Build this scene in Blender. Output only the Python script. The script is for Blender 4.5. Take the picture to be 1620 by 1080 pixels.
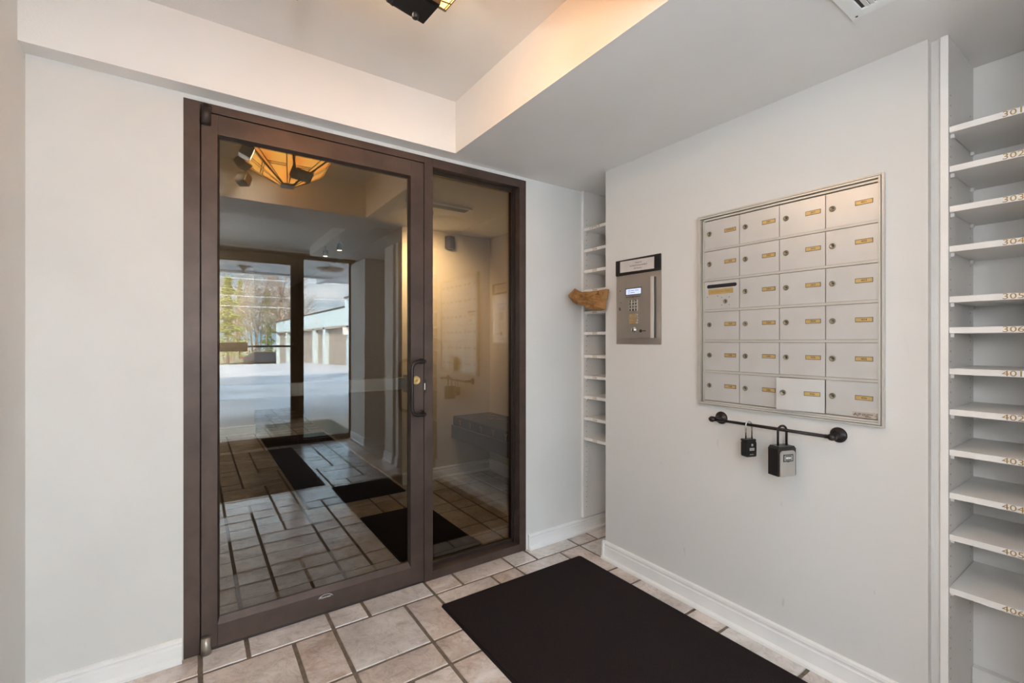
import bpy, bmesh, math, random
from mathutils import Vector, Matrix
for o in list(bpy.data.objects): bpy.data.objects.remove(o)
S = bpy.context.scene
C = S.collection
R = math.radians
PI = math.pi

# ------------------------------------------------------------------ camera
cam = bpy.data.cameras.new('camera'); co = bpy.data.objects.new('camera', cam); C.objects.link(co)
co.location = (0, 0, 1.22)
co.rotation_euler = (R(90), 0, -0.6039)
cam.lens = 727.5 / 1620 * 36; cam.sensor_width = 36
cam.shift_y = -1.5 / 1620
cam.clip_start = 0.03; cam.clip_end = 400
S.camera = co
# ------------------------------------------------------------------ view
S.view_settings.view_transform = 'Standard'; S.view_settings.look = 'None'
S.view_settings.exposure = 1.06; S.view_settings.gamma = 1.0
# ------------------------------------------------------------------ world
W = bpy.data.worlds.new('World'); S.world = W; W.use_nodes = True
nt = W.node_tree; N = nt.nodes; L = nt.links; N.clear()
wo = N.new('ShaderNodeOutputWorld'); bg = N.new('ShaderNodeBackground'); L.new(bg.outputs[0], wo.inputs[0])
tc = N.new('ShaderNodeTexCoord'); sep = N.new('ShaderNodeSeparateXYZ'); L.new(tc.outputs['Generated'], sep.inputs[0])
grad = N.new('ShaderNodeValToRGB'); L.new(sep.outputs['Z'], grad.inputs[0])
grad.color_ramp.elements[0].position = 0.0; grad.color_ramp.elements[0].color = (0.28, 0.48, 0.60, 1)
grad.color_ramp.elements[1].position = 0.6; grad.color_ramp.elements[1].color = (0.14, 0.32, 0.52, 1)
mp = N.new('ShaderNodeMapping'); mp.inputs['Scale'].default_value = (1, 1, 3.2); L.new(tc.outputs['Generated'], mp.inputs[0])
nz = N.new('ShaderNodeTexNoise'); nz.inputs['Scale'].default_value = 5.5; nz.inputs['Detail'].default_value = 7; nz.inputs['Roughness'].default_value = 0.55
L.new(mp.outputs[0], nz.inputs['Vector'])
cr = N.new('ShaderNodeValToRGB'); L.new(nz.outputs[0], cr.inputs[0])
cr.color_ramp.elements[0].position = 0.42; cr.color_ramp.elements[1].position = 0.66
mx = N.new('ShaderNodeMix'); mx.data_type = 'RGBA'; L.new(cr.outputs[0], mx.inputs[0]); L.new(grad.outputs[0], mx.inputs[6]); mx.inputs[7].default_value = (0.80, 0.86, 0.90, 1)
L.new(mx.outputs[2], bg.inputs[0])
mr = N.new('ShaderNodeMapRange'); mr.inputs['From Min'].default_value = 0.12; mr.inputs['From Max'].default_value = 0.6; mr.inputs['To Min'].default_value = 5.2; mr.inputs['To Max'].default_value = 15.0
L.new(sep.outputs['Z'], mr.inputs['Value']); L.new(mr.outputs[0], bg.inputs[1])
# ------------------------------------------------------------------ sun
def aim(o, d): o.rotation_euler = (-Vector(d)).to_track_quat('Z', 'Y').to_euler()   # light shines along d
sl = bpy.data.lights.new('sun', 'SUN'); so = bpy.data.objects.new('sun', sl); C.objects.link(so)
sl.energy = 21; sl.angle = R(0.6); sl.color = (1, 0.91, 0.78); so.location = (-20, 20, 30); aim(so, (0.50, -0.62, -0.58))
# daylight portal in the street door opening (only guides sampling of the sky)
pl = bpy.data.lights.new('daylight_portal', 'AREA'); po = bpy.data.objects.new('daylight_portal', pl); C.objects.link(po)
pl.shape = 'RECTANGLE'; pl.size = 1.9; pl.size_y = 2.2; po.location = (0.8, -1.72, 1.1); aim(po, (0, 1, 0)); pl.cycles.is_portal = True

# ------------------------------------------------------------------ materials
def mat(name, col, rough=0.6, metal=0.0, spec=0.5, var=0.0, vs=6.0, bump=0.0, bs=60.0, col2=None, emit=None, es=0.0, coat=0.0, detail=4):
    m = bpy.data.materials.new(name); m.use_nodes = True
    nt = m.node_tree; b = nt.nodes['Principled BSDF']
    b.inputs['Base Color'].default_value = (*col, 1); b.inputs['Roughness'].default_value = rough
    b.inputs['Metallic'].default_value = metal; b.inputs['Specular IOR Level'].default_value = spec
    if coat: b.inputs['Coat Weight'].default_value = coat
    tc = nt.nodes.new('ShaderNodeTexCoord')
    if var or col2:
        n = nt.nodes.new('ShaderNodeTexNoise'); n.inputs['Scale'].default_value = vs; n.inputs['Detail'].default_value = detail
        nt.links.new(tc.outputs['Object'], n.inputs['Vector'])
        r = nt.nodes.new('ShaderNodeValToRGB'); nt.links.new(n.outputs[0], r.inputs[0])
        c2 = col2 if col2 else tuple(min(1, c * (1 + var)) for c in col); c1 = col if col2 else tuple(c * (1 - var) for c in col)
        r.color_ramp.elements[0].position = 0.36; r.color_ramp.elements[0].color = (*c1, 1)
        r.color_ramp.elements[1].position = 0.64; r.color_ramp.elements[1].color = (*c2, 1)
        nt.links.new(r.outputs[0], b.inputs['Base Color'])
    if bump:
        n2 = nt.nodes.new('ShaderNodeTexNoise'); n2.inputs['Scale'].default_value = bs; n2.inputs['Detail'].default_value = 5
        nt.links.new(tc.outputs['Object'], n2.inputs['Vector'])
        bp = nt.nodes.new('ShaderNodeBump'); bp.inputs['Strength'].default_value = bump; bp.inputs['Distance'].default_value = 0.01
        nt.links.new(n2.outputs[0], bp.inputs['Height']); nt.links.new(bp.outputs[0], b.inputs['Normal'])
    if emit:
        b.inputs['Emission Color'].default_value = (*emit, 1); b.inputs['Emission Strength'].default_value = es
    return m

M = {}
M['paint'] = mat('wall_paint', (0.755, 0.738, 0.712), 0.55, var=0.025, vs=2.5, bump=0.05, bs=160)
M['scuff'] = mat('wall_paint_scuffed', (0.755, 0.738, 0.712), 0.55, bump=0.05, bs=160)
def _scuff(m):
    nt = m.node_tree; n = nt.nodes; l = nt.links; b = n['Principled BSDF']; tc = n.new('ShaderNodeTexCoord')
    mpp = n.new('ShaderNodeMapping'); mpp.inputs['Scale'].default_value = (1, 9, 2.2); mpp.inputs['Rotation'].default_value = (0.5, 0, 0); l.new(tc.outputs['Object'], mpp.inputs[0])
    a = n.new('ShaderNodeTexNoise'); a.inputs['Scale'].default_value = 3.2; a.inputs['Detail'].default_value = 3; l.new(mpp.outputs[0], a.inputs['Vector'])
    r = n.new('ShaderNodeValToRGB'); l.new(a.outputs[0], r.inputs[0]); r.color_ramp.elements[0].position = 0.69; r.color_ramp.elements[0].color = (0, 0, 0, 1); r.color_ramp.elements[1].position = 0.76; r.color_ramp.elements[1].color = (1, 1, 1, 1)
    sp = n.new('ShaderNodeSeparateXYZ'); l.new(tc.outputs['Object'], sp.inputs[0])
    mr = n.new('ShaderNodeMapRange'); mr.inputs['From Min'].default_value = 0.85; mr.inputs['From Max'].default_value = 0.6; mr.inputs['To Min'].default_value = 0.06; mr.inputs['To Max'].default_value = 0.5; l.new(sp.outputs['Z'], mr.inputs['Value'])
    mu = n.new('ShaderNodeMath'); mu.operation = 'MULTIPLY'; l.new(r.outputs[0], mu.inputs[0]); l.new(mr.outputs[0], mu.inputs[1])
    mx = n.new('ShaderNodeMix'); mx.data_type = 'RGBA'; l.new(mu.outputs[0], mx.inputs[0]); mx.inputs[6].default_value = (0.755, 0.738, 0.712, 1); mx.inputs[7].default_value = (0.36, 0.36, 0.37, 1); l.new(mx.outputs[2], b.inputs['Base Color'])
_scuff(M['scuff'])
M['ceil'] = mat('ceiling_paint', (0.86, 0.84, 0.815), 0.6, var=0.02, vs=2.0, bump=0.05, bs=140)
M['trim'] = mat('trim_gloss_paint', (0.92, 0.91, 0.89), 0.28, var=0.02, vs=8, bump=0.02, bs=40)
M['shelf'] = mat('white_melamine', (0.88, 0.87, 0.85), 0.4, var=0.015, vs=5)
M['gold'] = mat('gold_lettering', (0.42, 0.26, 0.09), 0.4, metal=0.3)
M['bronze'] = mat('bronze_anodised', (0.085, 0.055, 0.044), 0.40, metal=0.35, var=0.16, vs=9, bump=0.03, bs=50)
M['bronze2'] = mat('bronze_dark', (0.05, 0.036, 0.032), 0.35, metal=0.4, var=0.15, vs=14)
M['gasket'] = mat('black_gasket', (0.012, 0.01, 0.011), 0.5)
M['steel'] = mat('brushed_steel', (0.66, 0.58, 0.50), 0.36, metal=0.75, var=0.08, vs=3)
M['steel_d'] = mat('steel_edge', (0.85, 0.80, 0.74), 0.35, metal=0.4)
M['alu'] = mat('satin_aluminium', (0.655, 0.64, 0.62), 0.34, metal=0.35, var=0.02, vs=12, bump=0.02, bs=250)
M['alu_w'] = mat('satin_aluminium_frame', (0.62, 0.59, 0.54), 0.35, metal=0.25, var=0.03, vs=10)
M['brass'] = mat('brass_label', (0.62, 0.43, 0.17), 0.35, metal=0.35, var=0.06, vs=30)
M['lockm'] = mat('aged_nickel', (0.30, 0.27, 0.20), 0.28, metal=0.85)
M['orb'] = mat('oil_rubbed_bronze', (0.035, 0.026, 0.026), 0.3, metal=0.6, var=0.1, vs=30)
M['black'] = mat('black_plastic', (0.018, 0.016, 0.016), 0.35)
M['ink'] = mat('dark_ink', (0.035, 0.03, 0.028), 0.6)
M['blue'] = mat('navy_ink', (0.04, 0.05, 0.16), 0.5)
M['chrome'] = mat('chrome_shackle', (0.72, 0.70, 0.66), 0.12, metal=1.0)
M['paper'] = mat('printed_card', (0.66, 0.62, 0.60), 0.5, var=0.04, vs=20)
M['greyface'] = mat('grey_keybox_face', (0.42, 0.375, 0.33), 0.45, var=0.02, vs=30)
M['kraft'] = mat('kraft_paper', (0.34, 0.17, 0.055), 0.75, var=0.18, vs=18, bump=0.5, bs=35)
M['mat'] = mat('black_carpet_mat', (0.024, 0.0165, 0.0165), 0.95, var=0.22, vs=260, bump=0.6, bs=420, spec=0.15)
M['matedge'] = mat('rubber_mat_edge', (0.012, 0.010, 0.010), 0.7, spec=0.2)
M['lcd'] = mat('lcd_screen', (0.35, 0.40, 0.55), 0.3, emit=(0.62, 0.68, 0.95), es=0.42)
M['white'] = mat('white_vinyl', (0.8, 0.8, 0.8), 0.4)
M['bench'] = mat('bench_upholstery', (0.035, 0.03, 0.026), 0.7, col2=(0.07, 0.05, 0.036), vs=22)
M['twig'] = mat('woven_twig_pattern', (0.55, 0.27, 0.13), 0.8)
M['darkwood'] = mat('dark_stained_wood', (0.045, 0.030, 0.022), 0.4, var=0.2, vs=5)
M['lobbywall'] = mat('lobby_wall_paint', (0.66, 0.56, 0.42), 0.6, var=0.02, vs=2)
M['asphalt'] = mat('asphalt', (0.45, 0.43, 0.42), 0.9, var=0.18, vs=0.7, bump=0.3, bs=20)
M['conc'] = mat('concrete', (0.68, 0.62, 0.53), 0.85, var=0.08, vs=3)
M['grass'] = mat('winter_verge', (0.30, 0.26, 0.15), 0.9, var=0.3, vs=1.5)
M['gar'] = mat('garage_fascia_paint', (0.58, 0.68, 0.69), 0.5, var=0.03, vs=0.6)
M['gard'] = mat('garage_door_paint', (0.36, 0.30, 0.245), 0.55, var=0.04, vs=2)
M['orange'] = mat('orange_number', (0.85, 0.18, 0.03), 0.5)
M['bark'] = mat('bare_bark', (0.42, 0.30, 0.22), 0.9, var=0.25, vs=3)
M['bark2'] = mat('pale_bark', (0.52, 0.45, 0.36), 0.9, var=0.25, vs=3)
M['needle'] = mat('conifer_needles', (0.22, 0.26, 0.05), 0.8, col2=(0.40, 0.42, 0.10), vs=4)
M['soffit'] = mat('canopy_soffit', (0.80, 0.75, 0.72), 0.7, var=0.03, vs=1)
M['grn'] = mat('grey_green_mat', (0.16, 0.17, 0.13), 0.95, var=0.1, vs=40)
M['rail'] = mat('track_light_metal', (0.40, 0.36, 0.31), 0.3, metal=0.7)
M['came'] = mat('lead_came', (0.07, 0.03, 0.012), 0.45, metal=0.5)
M['glow'] = mat('lit_bulb', (1, 0.9, 0.7), 0.4, emit=(1, 0.72, 0.36), es=14)
M['wire'] = mat('pale_cable', (0.75, 0.75, 0.74), 0.5)
M['exterior'] = mat('exterior_render', (0.5, 0.45, 0.4), 0.8, var=0.1, vs=1)
M['carpaint'] = mat('dark_car_paint', (0.05, 0.05, 0.06), 0.25, coat=0.6)
M['red'] = mat('tail_light_red', (0.6, 0.03, 0.02), 0.3)

def glass_mat(name, f0, tint):
    m = bpy.data.materials.new(name); m.use_nodes = True; nt = m.node_tree; n = nt.nodes; l = nt.links; n.clear()
    out = n.new('ShaderNodeOutputMaterial'); mix = n.new('ShaderNodeMixShader')
    t = n.new('ShaderNodeBsdfTransparent'); t.inputs[0].default_value = (*tint, 1)
    g = n.new('ShaderNodeBsdfGlossy'); g.inputs['Roughness'].default_value = 0.0; g.inputs[0].default_value = (1, 1, 1, 1)
    lw = n.new('ShaderNodeLayerWeight'); lw.inputs[0].default_value = 0.5
    p = n.new('ShaderNodeMath'); p.operation = 'POWER'; p.inputs[1].default_value = 5; l.new(lw.outputs['Facing'], p.inputs[0])
    ma = n.new('ShaderNodeMath'); ma.operation = 'MULTIPLY_ADD'; ma.inputs[1].default_value = 1 - f0; ma.inputs[2].default_value = f0
    l.new(p.outputs[0], ma.inputs[0]); l.new(ma.outputs[0], mix.inputs[0]); l.new(t.outputs[0], mix.inputs[1]); l.new(g.outputs[0], mix.inputs[2])
    l.new(mix.outputs[0], out.inputs[0]); return m
M['glass'] = glass_mat('tinted_glazing', 0.066, (0.63, 0.615, 0.59))
M['glass2'] = glass_mat('clear_glazing', 0.045, (0.97, 0.97, 0.97))

def amber_mat():
    m = bpy.data.materials.new('amber_art_glass'); m.use_nodes = True; nt = m.node_tree; n = nt.nodes; l = nt.links; n.clear()
    out = n.new('ShaderNodeOutputMaterial'); tc = n.new('ShaderNodeTexCoord')
    nz = n.new('ShaderNodeTexNoise'); nz.inputs['Scale'].default_value = 9; nz.inputs['Detail'].default_value = 3; l.new(tc.outputs['Object'], nz.inputs['Vector'])
    r = n.new('ShaderNodeValToRGB'); l.new(nz.outputs[0], r.inputs[0])
    r.color_ramp.elements[0].position = .35; r.color_ramp.elements[0].color = (0.95, 0.36, 0.06, 1)
    r.color_ramp.elements[1].position = .65; r.color_ramp.elements[1].color = (1.0, 0.60, 0.14, 1)
    tr = n.new('ShaderNodeBsdfTranslucent'); l.new(r.outputs[0], tr.inputs[0])
    gl = n.new('ShaderNodeBsdfGlossy'); gl.inputs['Roughness'].default_value = 0.15
    em = n.new('ShaderNodeEmission'); l.new(r.outputs[0], em.inputs[0]); em.inputs[1].default_value = 2.1
    mx = n.new('ShaderNodeMixShader'); mx.inputs[0].default_value = 0.06; l.new(tr.outputs[0], mx.inputs[1]); l.new(gl.outputs[0], mx.inputs[2])
    ad = n.new('ShaderNodeAddShader'); l.new(mx.outputs[0], ad.inputs[0]); l.new(em.outputs[0], ad.inputs[1]); l.new(ad.outputs[0], out.inputs[0])
    return m
M['amber'] = amber_mat()

def tile_mat():
    m = bpy.data.materials.new('slate_tile'); m.use_nodes = True; nt = m.node_tree; n = nt.nodes; l = nt.links; b = n['Principled BSDF']
    at = n.new('ShaderNodeAttribute'); at.attribute_name = 'tint'; tc = n.new('ShaderNodeTexCoord')
    sepc = n.new('ShaderNodeSeparateColor'); l.new(at.outputs['Color'], sepc.inputs[0])
    base = n.new('ShaderNodeValToRGB'); l.new(sepc.outputs[0], base.inputs[0]); e = base.color_ramp.elements
    e[0].position = 0; e[0].color = (0.56, 0.45, 0.38, 1); e[1].position = 1; e[1].color = (0.70, 0.67, 0.64, 1)
    x = e.new(0.35); x.color = (0.66, 0.57, 0.51, 1); x = e.new(0.7); x.color = (0.68, 0.63, 0.59, 1)
    # vein / patina in each tile, shifted by its own random offset
    off = n.new('ShaderNodeVectorMath'); off.operation = 'MULTIPLY_ADD'; off.inputs[1].default_value = (7, 9, 5); l.new(at.outputs['Color'], off.inputs[0]); l.new(tc.outputs['Object'], off.inputs[2])
    n1 = n.new('ShaderNodeTexNoise'); n1.inputs['Scale'].default_value = 7; n1.inputs['Detail'].default_value = 8; n1.inputs['Roughness'].default_value = 0.62; n1.inputs['Distortion'].default_value = 0.6
    l.new(off.outputs[0], n1.inputs['Vector'])
    r1 = n.new('ShaderNodeValToRGB'); l.new(n1.outputs[0], r1.inputs[0]); r1.color_ramp.elements[0].position = 0.47; r1.color_ramp.elements[1].position = 0.68
    mw = n.new('ShaderNodeMath'); mw.operation = 'MULTIPLY'; gm = n.new('ShaderNodeMath'); gm.operation = 'MULTIPLY_ADD'; gm.inputs[1].default_value = 0.7; gm.inputs[2].default_value = 0.28; l.new(sepc.outputs[1], gm.inputs[0]); l.new(r1.outputs[0], mw.inputs[0]); l.new(gm.outputs[0], mw.inputs[1])
    m1 = n.new('ShaderNodeMix'); m1.data_type = 'RGBA'; l.new(mw.outputs[0], m1.inputs[0]); l.new(base.outputs[0], m1.inputs[6]); m1.inputs[7].default_value = (0.80, 0.78, 0.77, 1)
    n2 = n.new('ShaderNodeTexNoise'); n2.inputs['Scale'].default_value = 3.5; n2.inputs['Detail'].default_value = 6; l.new(off.outputs[0], n2.inputs['Vector'])
    r2 = n.new('ShaderNodeValToRGB'); l.new(n2.outputs[0], r2.inputs[0]); r2.color_ramp.elements[0].position = 0.3; r2.color_ramp.elements[0].color = (0.80, 0.78, 0.77, 1); r2.color_ramp.elements[1].position = 0.7; r2.color_ramp.elements[1].color = (1.18, 1.17, 1.16, 1)
    m2 = n.new('ShaderNodeMix'); m2.data_type = 'RGBA'; m2.blend_type = 'MULTIPLY'; m2.inputs[0].default_value = 1; l.new(m1.outputs[2], m2.inputs[6]); l.new(r2.outputs[0], m2.inputs[7])
    n4 = n.new('ShaderNodeTexNoise'); n4.inputs['Scale'].default_value = 16; n4.inputs['Detail'].default_value = 9; n4.inputs['Roughness'].default_value = 0.7; n4.inputs['Distortion'].default_value = 1.6; l.new(off.outputs[0], n4.inputs['Vector'])
    r4 = n.new('ShaderNodeValToRGB'); l.new(n4.outputs[0], r4.inputs[0]); r4.color_ramp.elements[0].position = 0.32; r4.color_ramp.elements[0].color = (0.84, 0.82, 0.81, 1); r4.color_ramp.elements[1].position = 0.52; r4.color_ramp.elements[1].color = (1.12, 1.12, 1.13, 1)
    m5 = n.new('ShaderNodeMix'); m5.data_type = 'RGBA'; m5.blend_type = 'MULTIPLY'; m5.inputs[0].default_value = 1; l.new(m2.outputs[2], m5.inputs[6]); l.new(r4.outputs[0], m5.inputs[7])
    l.new(m5.outputs[2], b.inputs['Base Color'])
    b.inputs['Roughness'].default_value = 0.26; b.inputs['Specular IOR Level'].default_value = 0.6; b.inputs['Coat Weight'].default_value = 0.75; b.inputs['Coat Roughness'].default_value = 0.17; b.inputs['Coat IOR'].default_value = 1.55
    n3 = n.new('ShaderNodeTexNoise'); n3.inputs['Scale'].default_value = 11; n3.inputs['Detail'].default_value = 9; n3.inputs['Roughness'].default_value = 0.6; n3.inputs['Distortion'].default_value = 1.2; l.new(off.outputs[0], n3.inputs['Vector'])
    bp = n.new('ShaderNodeBump'); bp.inputs['Strength'].default_value = 0.8; bp.inputs['Distance'].default_value = 0.012; l.new(n3.outputs[0], bp.inputs['Height']); l.new(bp.outputs[0], b.inputs['Normal'])
    return m
M['tile'] = tile_mat()
M['grout'] = mat('brown_grout', (0.19, 0.15, 0.115), 0.9, var=0.15, vs=40, bump=0.4, bs=120)

# ------------------------------------------------------------------ mesh helpers
_font_cache = {}
def text_data(s, size, extrude=0.0):
    key = (s, round(size, 5), round(extrude, 6))
    if key in _font_cache: return _font_cache[key]
    cu = bpy.data.curves.new('t', 'FONT'); cu.body = s; cu.size = size; cu.extrude = extrude; cu.align_x = 'CENTER'; cu.align_y = 'CENTER'; cu.resolution_u = 3
    o = bpy.data.objects.new('t', cu); C.objects.link(o); bpy.context.view_layer.update()
    me = bpy.data.meshes.new_from_object(o.evaluated_get(bpy.context.evaluated_depsgraph_get()))
    d = ([v.co.copy() for v in me.vertices], [list(p.vertices) for p in me.polygons])
    bpy.data.objects.remove(o); bpy.data.curves.remove(cu); bpy.data.meshes.remove(me)
    _font_cache[key] = d; return d

def frame(origin, xa, ya):
    xa = Vector(xa).normalized(); ya = Vector(ya).normalized(); za = xa.cross(ya)
    m = Matrix.Identity(4)
    for i, a in enumerate((xa, ya, za)):
        for j in range(3): m[j][i] = a[j]
    m.translation = Vector(origin); return m
def onwall(y, z, x=1.897): return frame((x, y, z), (0, -1, 0), (0, 0, 1))      # local x right, y up, z out of the mailbox wall
def ondoor(x, z, y=2.16): return frame((x, y, z), (1, 0, 0), (0, 0, 1))

class MB:
    def __init__(s): s.bm = bmesh.new()
    def _fin(s, vs, mi, bev, M_=None):
        fs = set(f for v in vs for f in v.link_faces)
        for f in fs: f.material_index = mi
        if M_ is not None: bmesh.ops.transform(s.bm, matrix=M_, verts=vs)
        if bev:
            es = list(set(e for v in vs for e in v.link_edges))
            r = bmesh.ops.bevel(s.bm, geom=es, offset=bev, segments=2, profile=0.7, affect='EDGES')
            for f in r['faces']: f.material_index = mi
    def box(s, x0, x1, y0, y1, z0, z1, mi=0, bev=0, mx=None):
        v = [s.bm.verts.new((x, y, z)) for x in (x0, x1) for y in (y0, y1) for z in (z0, z1)]
        for q in ((0, 1, 3, 2), (4, 6, 7, 5), (0, 4, 5, 1), (2, 3, 7, 6), (0, 2, 6, 4), (1, 5, 7, 3)): s.bm.faces.new([v[i] for i in q])
        s._fin(v, mi, bev, mx); return s
    def prism(s, pts, z0, z1, mi=0, bev=0, mx=None):      # pts in local xy, ccw
        a = [s.bm.verts.new((p[0], p[1], z0)) for p in pts]; b = [s.bm.verts.new((p[0], p[1], z1)) for p in pts]; n = len(pts)
        s.bm.faces.new(a[::-1]); s.bm.faces.new(b)
        for i in range(n): s.bm.faces.new((a[i], a[(i + 1) % n], b[(i + 1) % n], b[i]))
        s._fin(a + b, mi, bev, mx); return s
    def lathe(s, prof, mi=0, seg=28, mx=None):            # prof: (r, z) list around local z
        rings = []
        for r, z in prof:
            if r < 1e-6: rings.append([s.bm.verts.new((0, 0, z))])
            else: rings.append([s.bm.verts.new((r * math.cos(2 * PI * k / seg), r * math.sin(2 * PI * k / seg), z)) for k in range(seg)])
        for a, b in zip(rings[:-1], rings[1:]):
            for k in range(seg):
                k2 = (k + 1) % seg
                if len(a) == 1 and len(b) == 1: break
                if len(a) == 1: f = s.bm.faces.new((a[0], b[k2], b[k]))
                elif len(b) == 1: f = s.bm.faces.new((a[k], a[k2], b[0]))
                else: f = s.bm.faces.new((a[k], a[k2], b[k2], b[k]))
                f.smooth = True
        vs = [v for r in rings for v in r]; s._fin(vs, mi, 0, mx); return s
    def cyl(s, p0, p1, r0, r1=None, mi=0, seg=16):
        r1 = r0 if r1 is None else r1; p0 = Vector(p0); p1 = Vector(p1); d = p1 - p0
        q = d.to_track_quat('Z', 'Y').to_matrix().to_4x4(); q.translation = p0
        return s.lathe([(0, 0), (r0, 0), (r1, d.length), (0, d.length)], mi, seg, q)
    def tube(s, pts, r, mi=0, seg=10, close=True):
        pts = [Vector(p) for p in pts]; n = len(pts); rs = r if isinstance(r, (list, tuple)) else [r] * n
        rings = []; up = None
        for i, p in enumerate(pts):
            t = (pts[min(i + 1, n - 1)] - pts[max(i - 1, 0)]).normalized()
            if up is None: up = Vector((0, 0, 1)) if abs(t.z) < 0.9 else Vector((1, 0, 0))
            a = t.cross(up).normalized(); b = a.cross(t).normalized(); up = b
            rings.append([s.bm.verts.new(p + rs[i] * (math.cos(2 * PI * k / seg) * a + math.sin(2 * PI * k / seg) * b)) for k in range(seg)])
        for x, y in zip(rings[:-1], rings[1:]):
            for k in range(seg):
                f = s.bm.faces.new((x[k], y[k], y[(k + 1) % seg], x[(k + 1) % seg])); f.smooth = True; f.material_index = mi
        if close:
            f = s.bm.faces.new(rings[0]); f.material_index = mi; f = s.bm.faces.new(rings[-1][::-1]); f.material_index = mi
        return s
    def text(s, txt, size, mx, mi=0, ex=0.0004, sx=1.0):
        vs, fs = text_data(txt, size, ex); m = mx @ Matrix.Diagonal((sx, 1, 1, 1))
        nv = [s.bm.verts.new(m @ v) for v in vs]
        for f in fs:
            try: s.bm.faces.new([nv[i] for i in f]).material_index = mi
            except ValueError: pass
        return s
    def quad(s, a, b, c, d, mi=0):
        f = s.bm.faces.new([s.bm.verts.new(p) for p in (a, b, c, d)]); f.material_index = mi; return s
    def build(s, name, mats, parent=None, loc=None, fixn=True):
        if fixn: bmesh.ops.recalc_face_normals(s.bm, faces=s.bm.faces)
        me = bpy.data.meshes.new(name); s.bm.to_mesh(me); s.bm.free()
        for m in (mats if isinstance(mats, (list, tuple)) else [mats]): me.materials.append(m)
        o = bpy.data.objects.new(name, me); C.objects.link(o)
        if parent is not None:
            o.parent = parent; off = Vector((0, 0, 0)); p = parent
            if p.parent is None: off = -p.location
            o.location = off
        return o
def tag(o, label, cat, group=None, kind=None):
    o['label'] = label; o['category'] = cat
    if group: o['group'] = group
    if kind: o['kind'] = kind
    return o
def thing(name, label, cat, loc, group=None, kind=None):
    o = bpy.data.objects.new(name, None); C.objects.link(o); o.location = loc; o.empty_display_size = 0.1
    return tag(o, label, cat, group, kind)
def copy_tree(o, parent=None):
    c = o.copy(); C.objects.link(c)
    if parent: c.parent = parent
    for ch in [x for x in list(bpy.data.objects) if x.parent == o]: copy_tree(ch, c)
    return c

# ================================================================== SETTING
ZL = 2.167      # low ceiling
ZT = 2.427      # tray ceiling
ZT2 = 2.272     # rear tray ceiling
YG = 2.16       # face of the wall holding the inner door
XW = 1.897      # mailbox wall face
XL = -0.46      # left wall face
YE = -1.52      # face of the street wall
# ---- floor
random.seed(5)
fm = MB(); G = 0.1560; X0 = 0.017; Y0 = 2.030
fm.box(-2.4, 2.6, -1.62, 9.4, -0.10, -0.004, 0)
fl = fm.bm.loops.layers.float_color.new('tint')
def tile(i0, i1, j0, j1):
    x0 = X0 + i0 * G; x1 = X0 + i1 * G; y0 = Y0 + j0 * G; y1 = Y0 + j1 * G
    x1 = min(x1, 2.58); x0 = max(x0, -2.38); y1 = min(y1, 9.38); y0 = max(y0, -1.6)
    if x1 - x0 < 0.03 or y1 - y0 < 0.03: return
    g = 0.0068; t = (random.random(), random.random() ** 1.3, random.random(), 1)
    n = 5
    def ring(ins, z, jit):
        pts = []
        cs = [(x0 + ins, y0 + ins), (x1 - ins, y0 + ins), (x1 - ins, y1 - ins), (x0 + ins, y1 - ins)]
        for a in range(4):
            A = cs[a]; B = cs[(a + 1) % 4]
            for k in range(n):
                f = k / n; w = jit if k else 0
                pts.append((A[0] + (B[0] - A[0]) * f + random.uniform(-w, w), A[1] + (B[1] - A[1]) * f + random.uniform(-w, w), z))
        return pts
    lo = [fm.bm.verts.new(p) for p in ring(g, -0.006, 0.0008)]
    hi = [fm.bm.verts.new((p.co.x * 1, p.co.y * 1, 0)) for p in lo]
    cx = (x0 + x1) / 2; cy = (y0 + y1) / 2
    for v in hi:
        v.co.x += 0.0022 * (1 if cx > v.co.x else -1); v.co.y += 0.0022 * (1 if cy > v.co.y else -1)
    fs = [fm.bm.faces.new(hi)]; m_ = len(lo)
    for k in range(m_): fs.append(fm.bm.faces.new((lo[k], lo[(k + 1) % m_], hi[(k + 1) % m_], hi[k])))
    for f in fs:
        f.material_index = 1
        for lp in f.loops: lp[fl] = t
phase = {0: 1, -1: 0, -2: 2, -3: 0, -4: 1}
for b in range(-8, 16):
    p = phase.get(b, random.choice((0, 1, 2)))
    for i in range(-18 + p, 19, 3):
        tile(i, i + 2, 3 * b + 1, 3 * b + 3); tile(i + 2, i + 3, 3 * b + 1, 3 * b + 3)
        tile(i, i + 2, 3 * b, 3 * b + 1); tile(i + 2, i + 3, 3 * b, 3 * b + 1)
tag(fm.build('floor', [M['grout'], M['tile']], fixn=True), 'beige and brown slate-look tile floor in a staggered pattern with dark grout', 'floor', kind='structure')

# ---- ceiling with two recessed trays
cm = MB(); ZR = 2.62
cm.box(-0.62, 2.62, 2.078, 2.30, ZL, ZR); cm.box(1.086, 2.62, 0.80, 2.078, ZL, ZR); cm.box(-0.62, 2.62, 0.34, 0.80, ZL, ZR)
cm.box(1.06, 2.62, -1.15, 0.34, ZL, ZR); cm.box(1.06, 2.62, -1.66, -1.15, ZT2, ZR)
cm.box(-0.62, 1.086, 0.80, 2.078, ZT, ZR); cm.box(-0.62, 1.06, -1.66, 0.34, ZT2, ZR)
tag(cm.build('ceiling', M['ceil']), 'off-white plaster ceiling of the vestibule with a recessed tray', 'ceiling', kind='structure')

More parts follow.
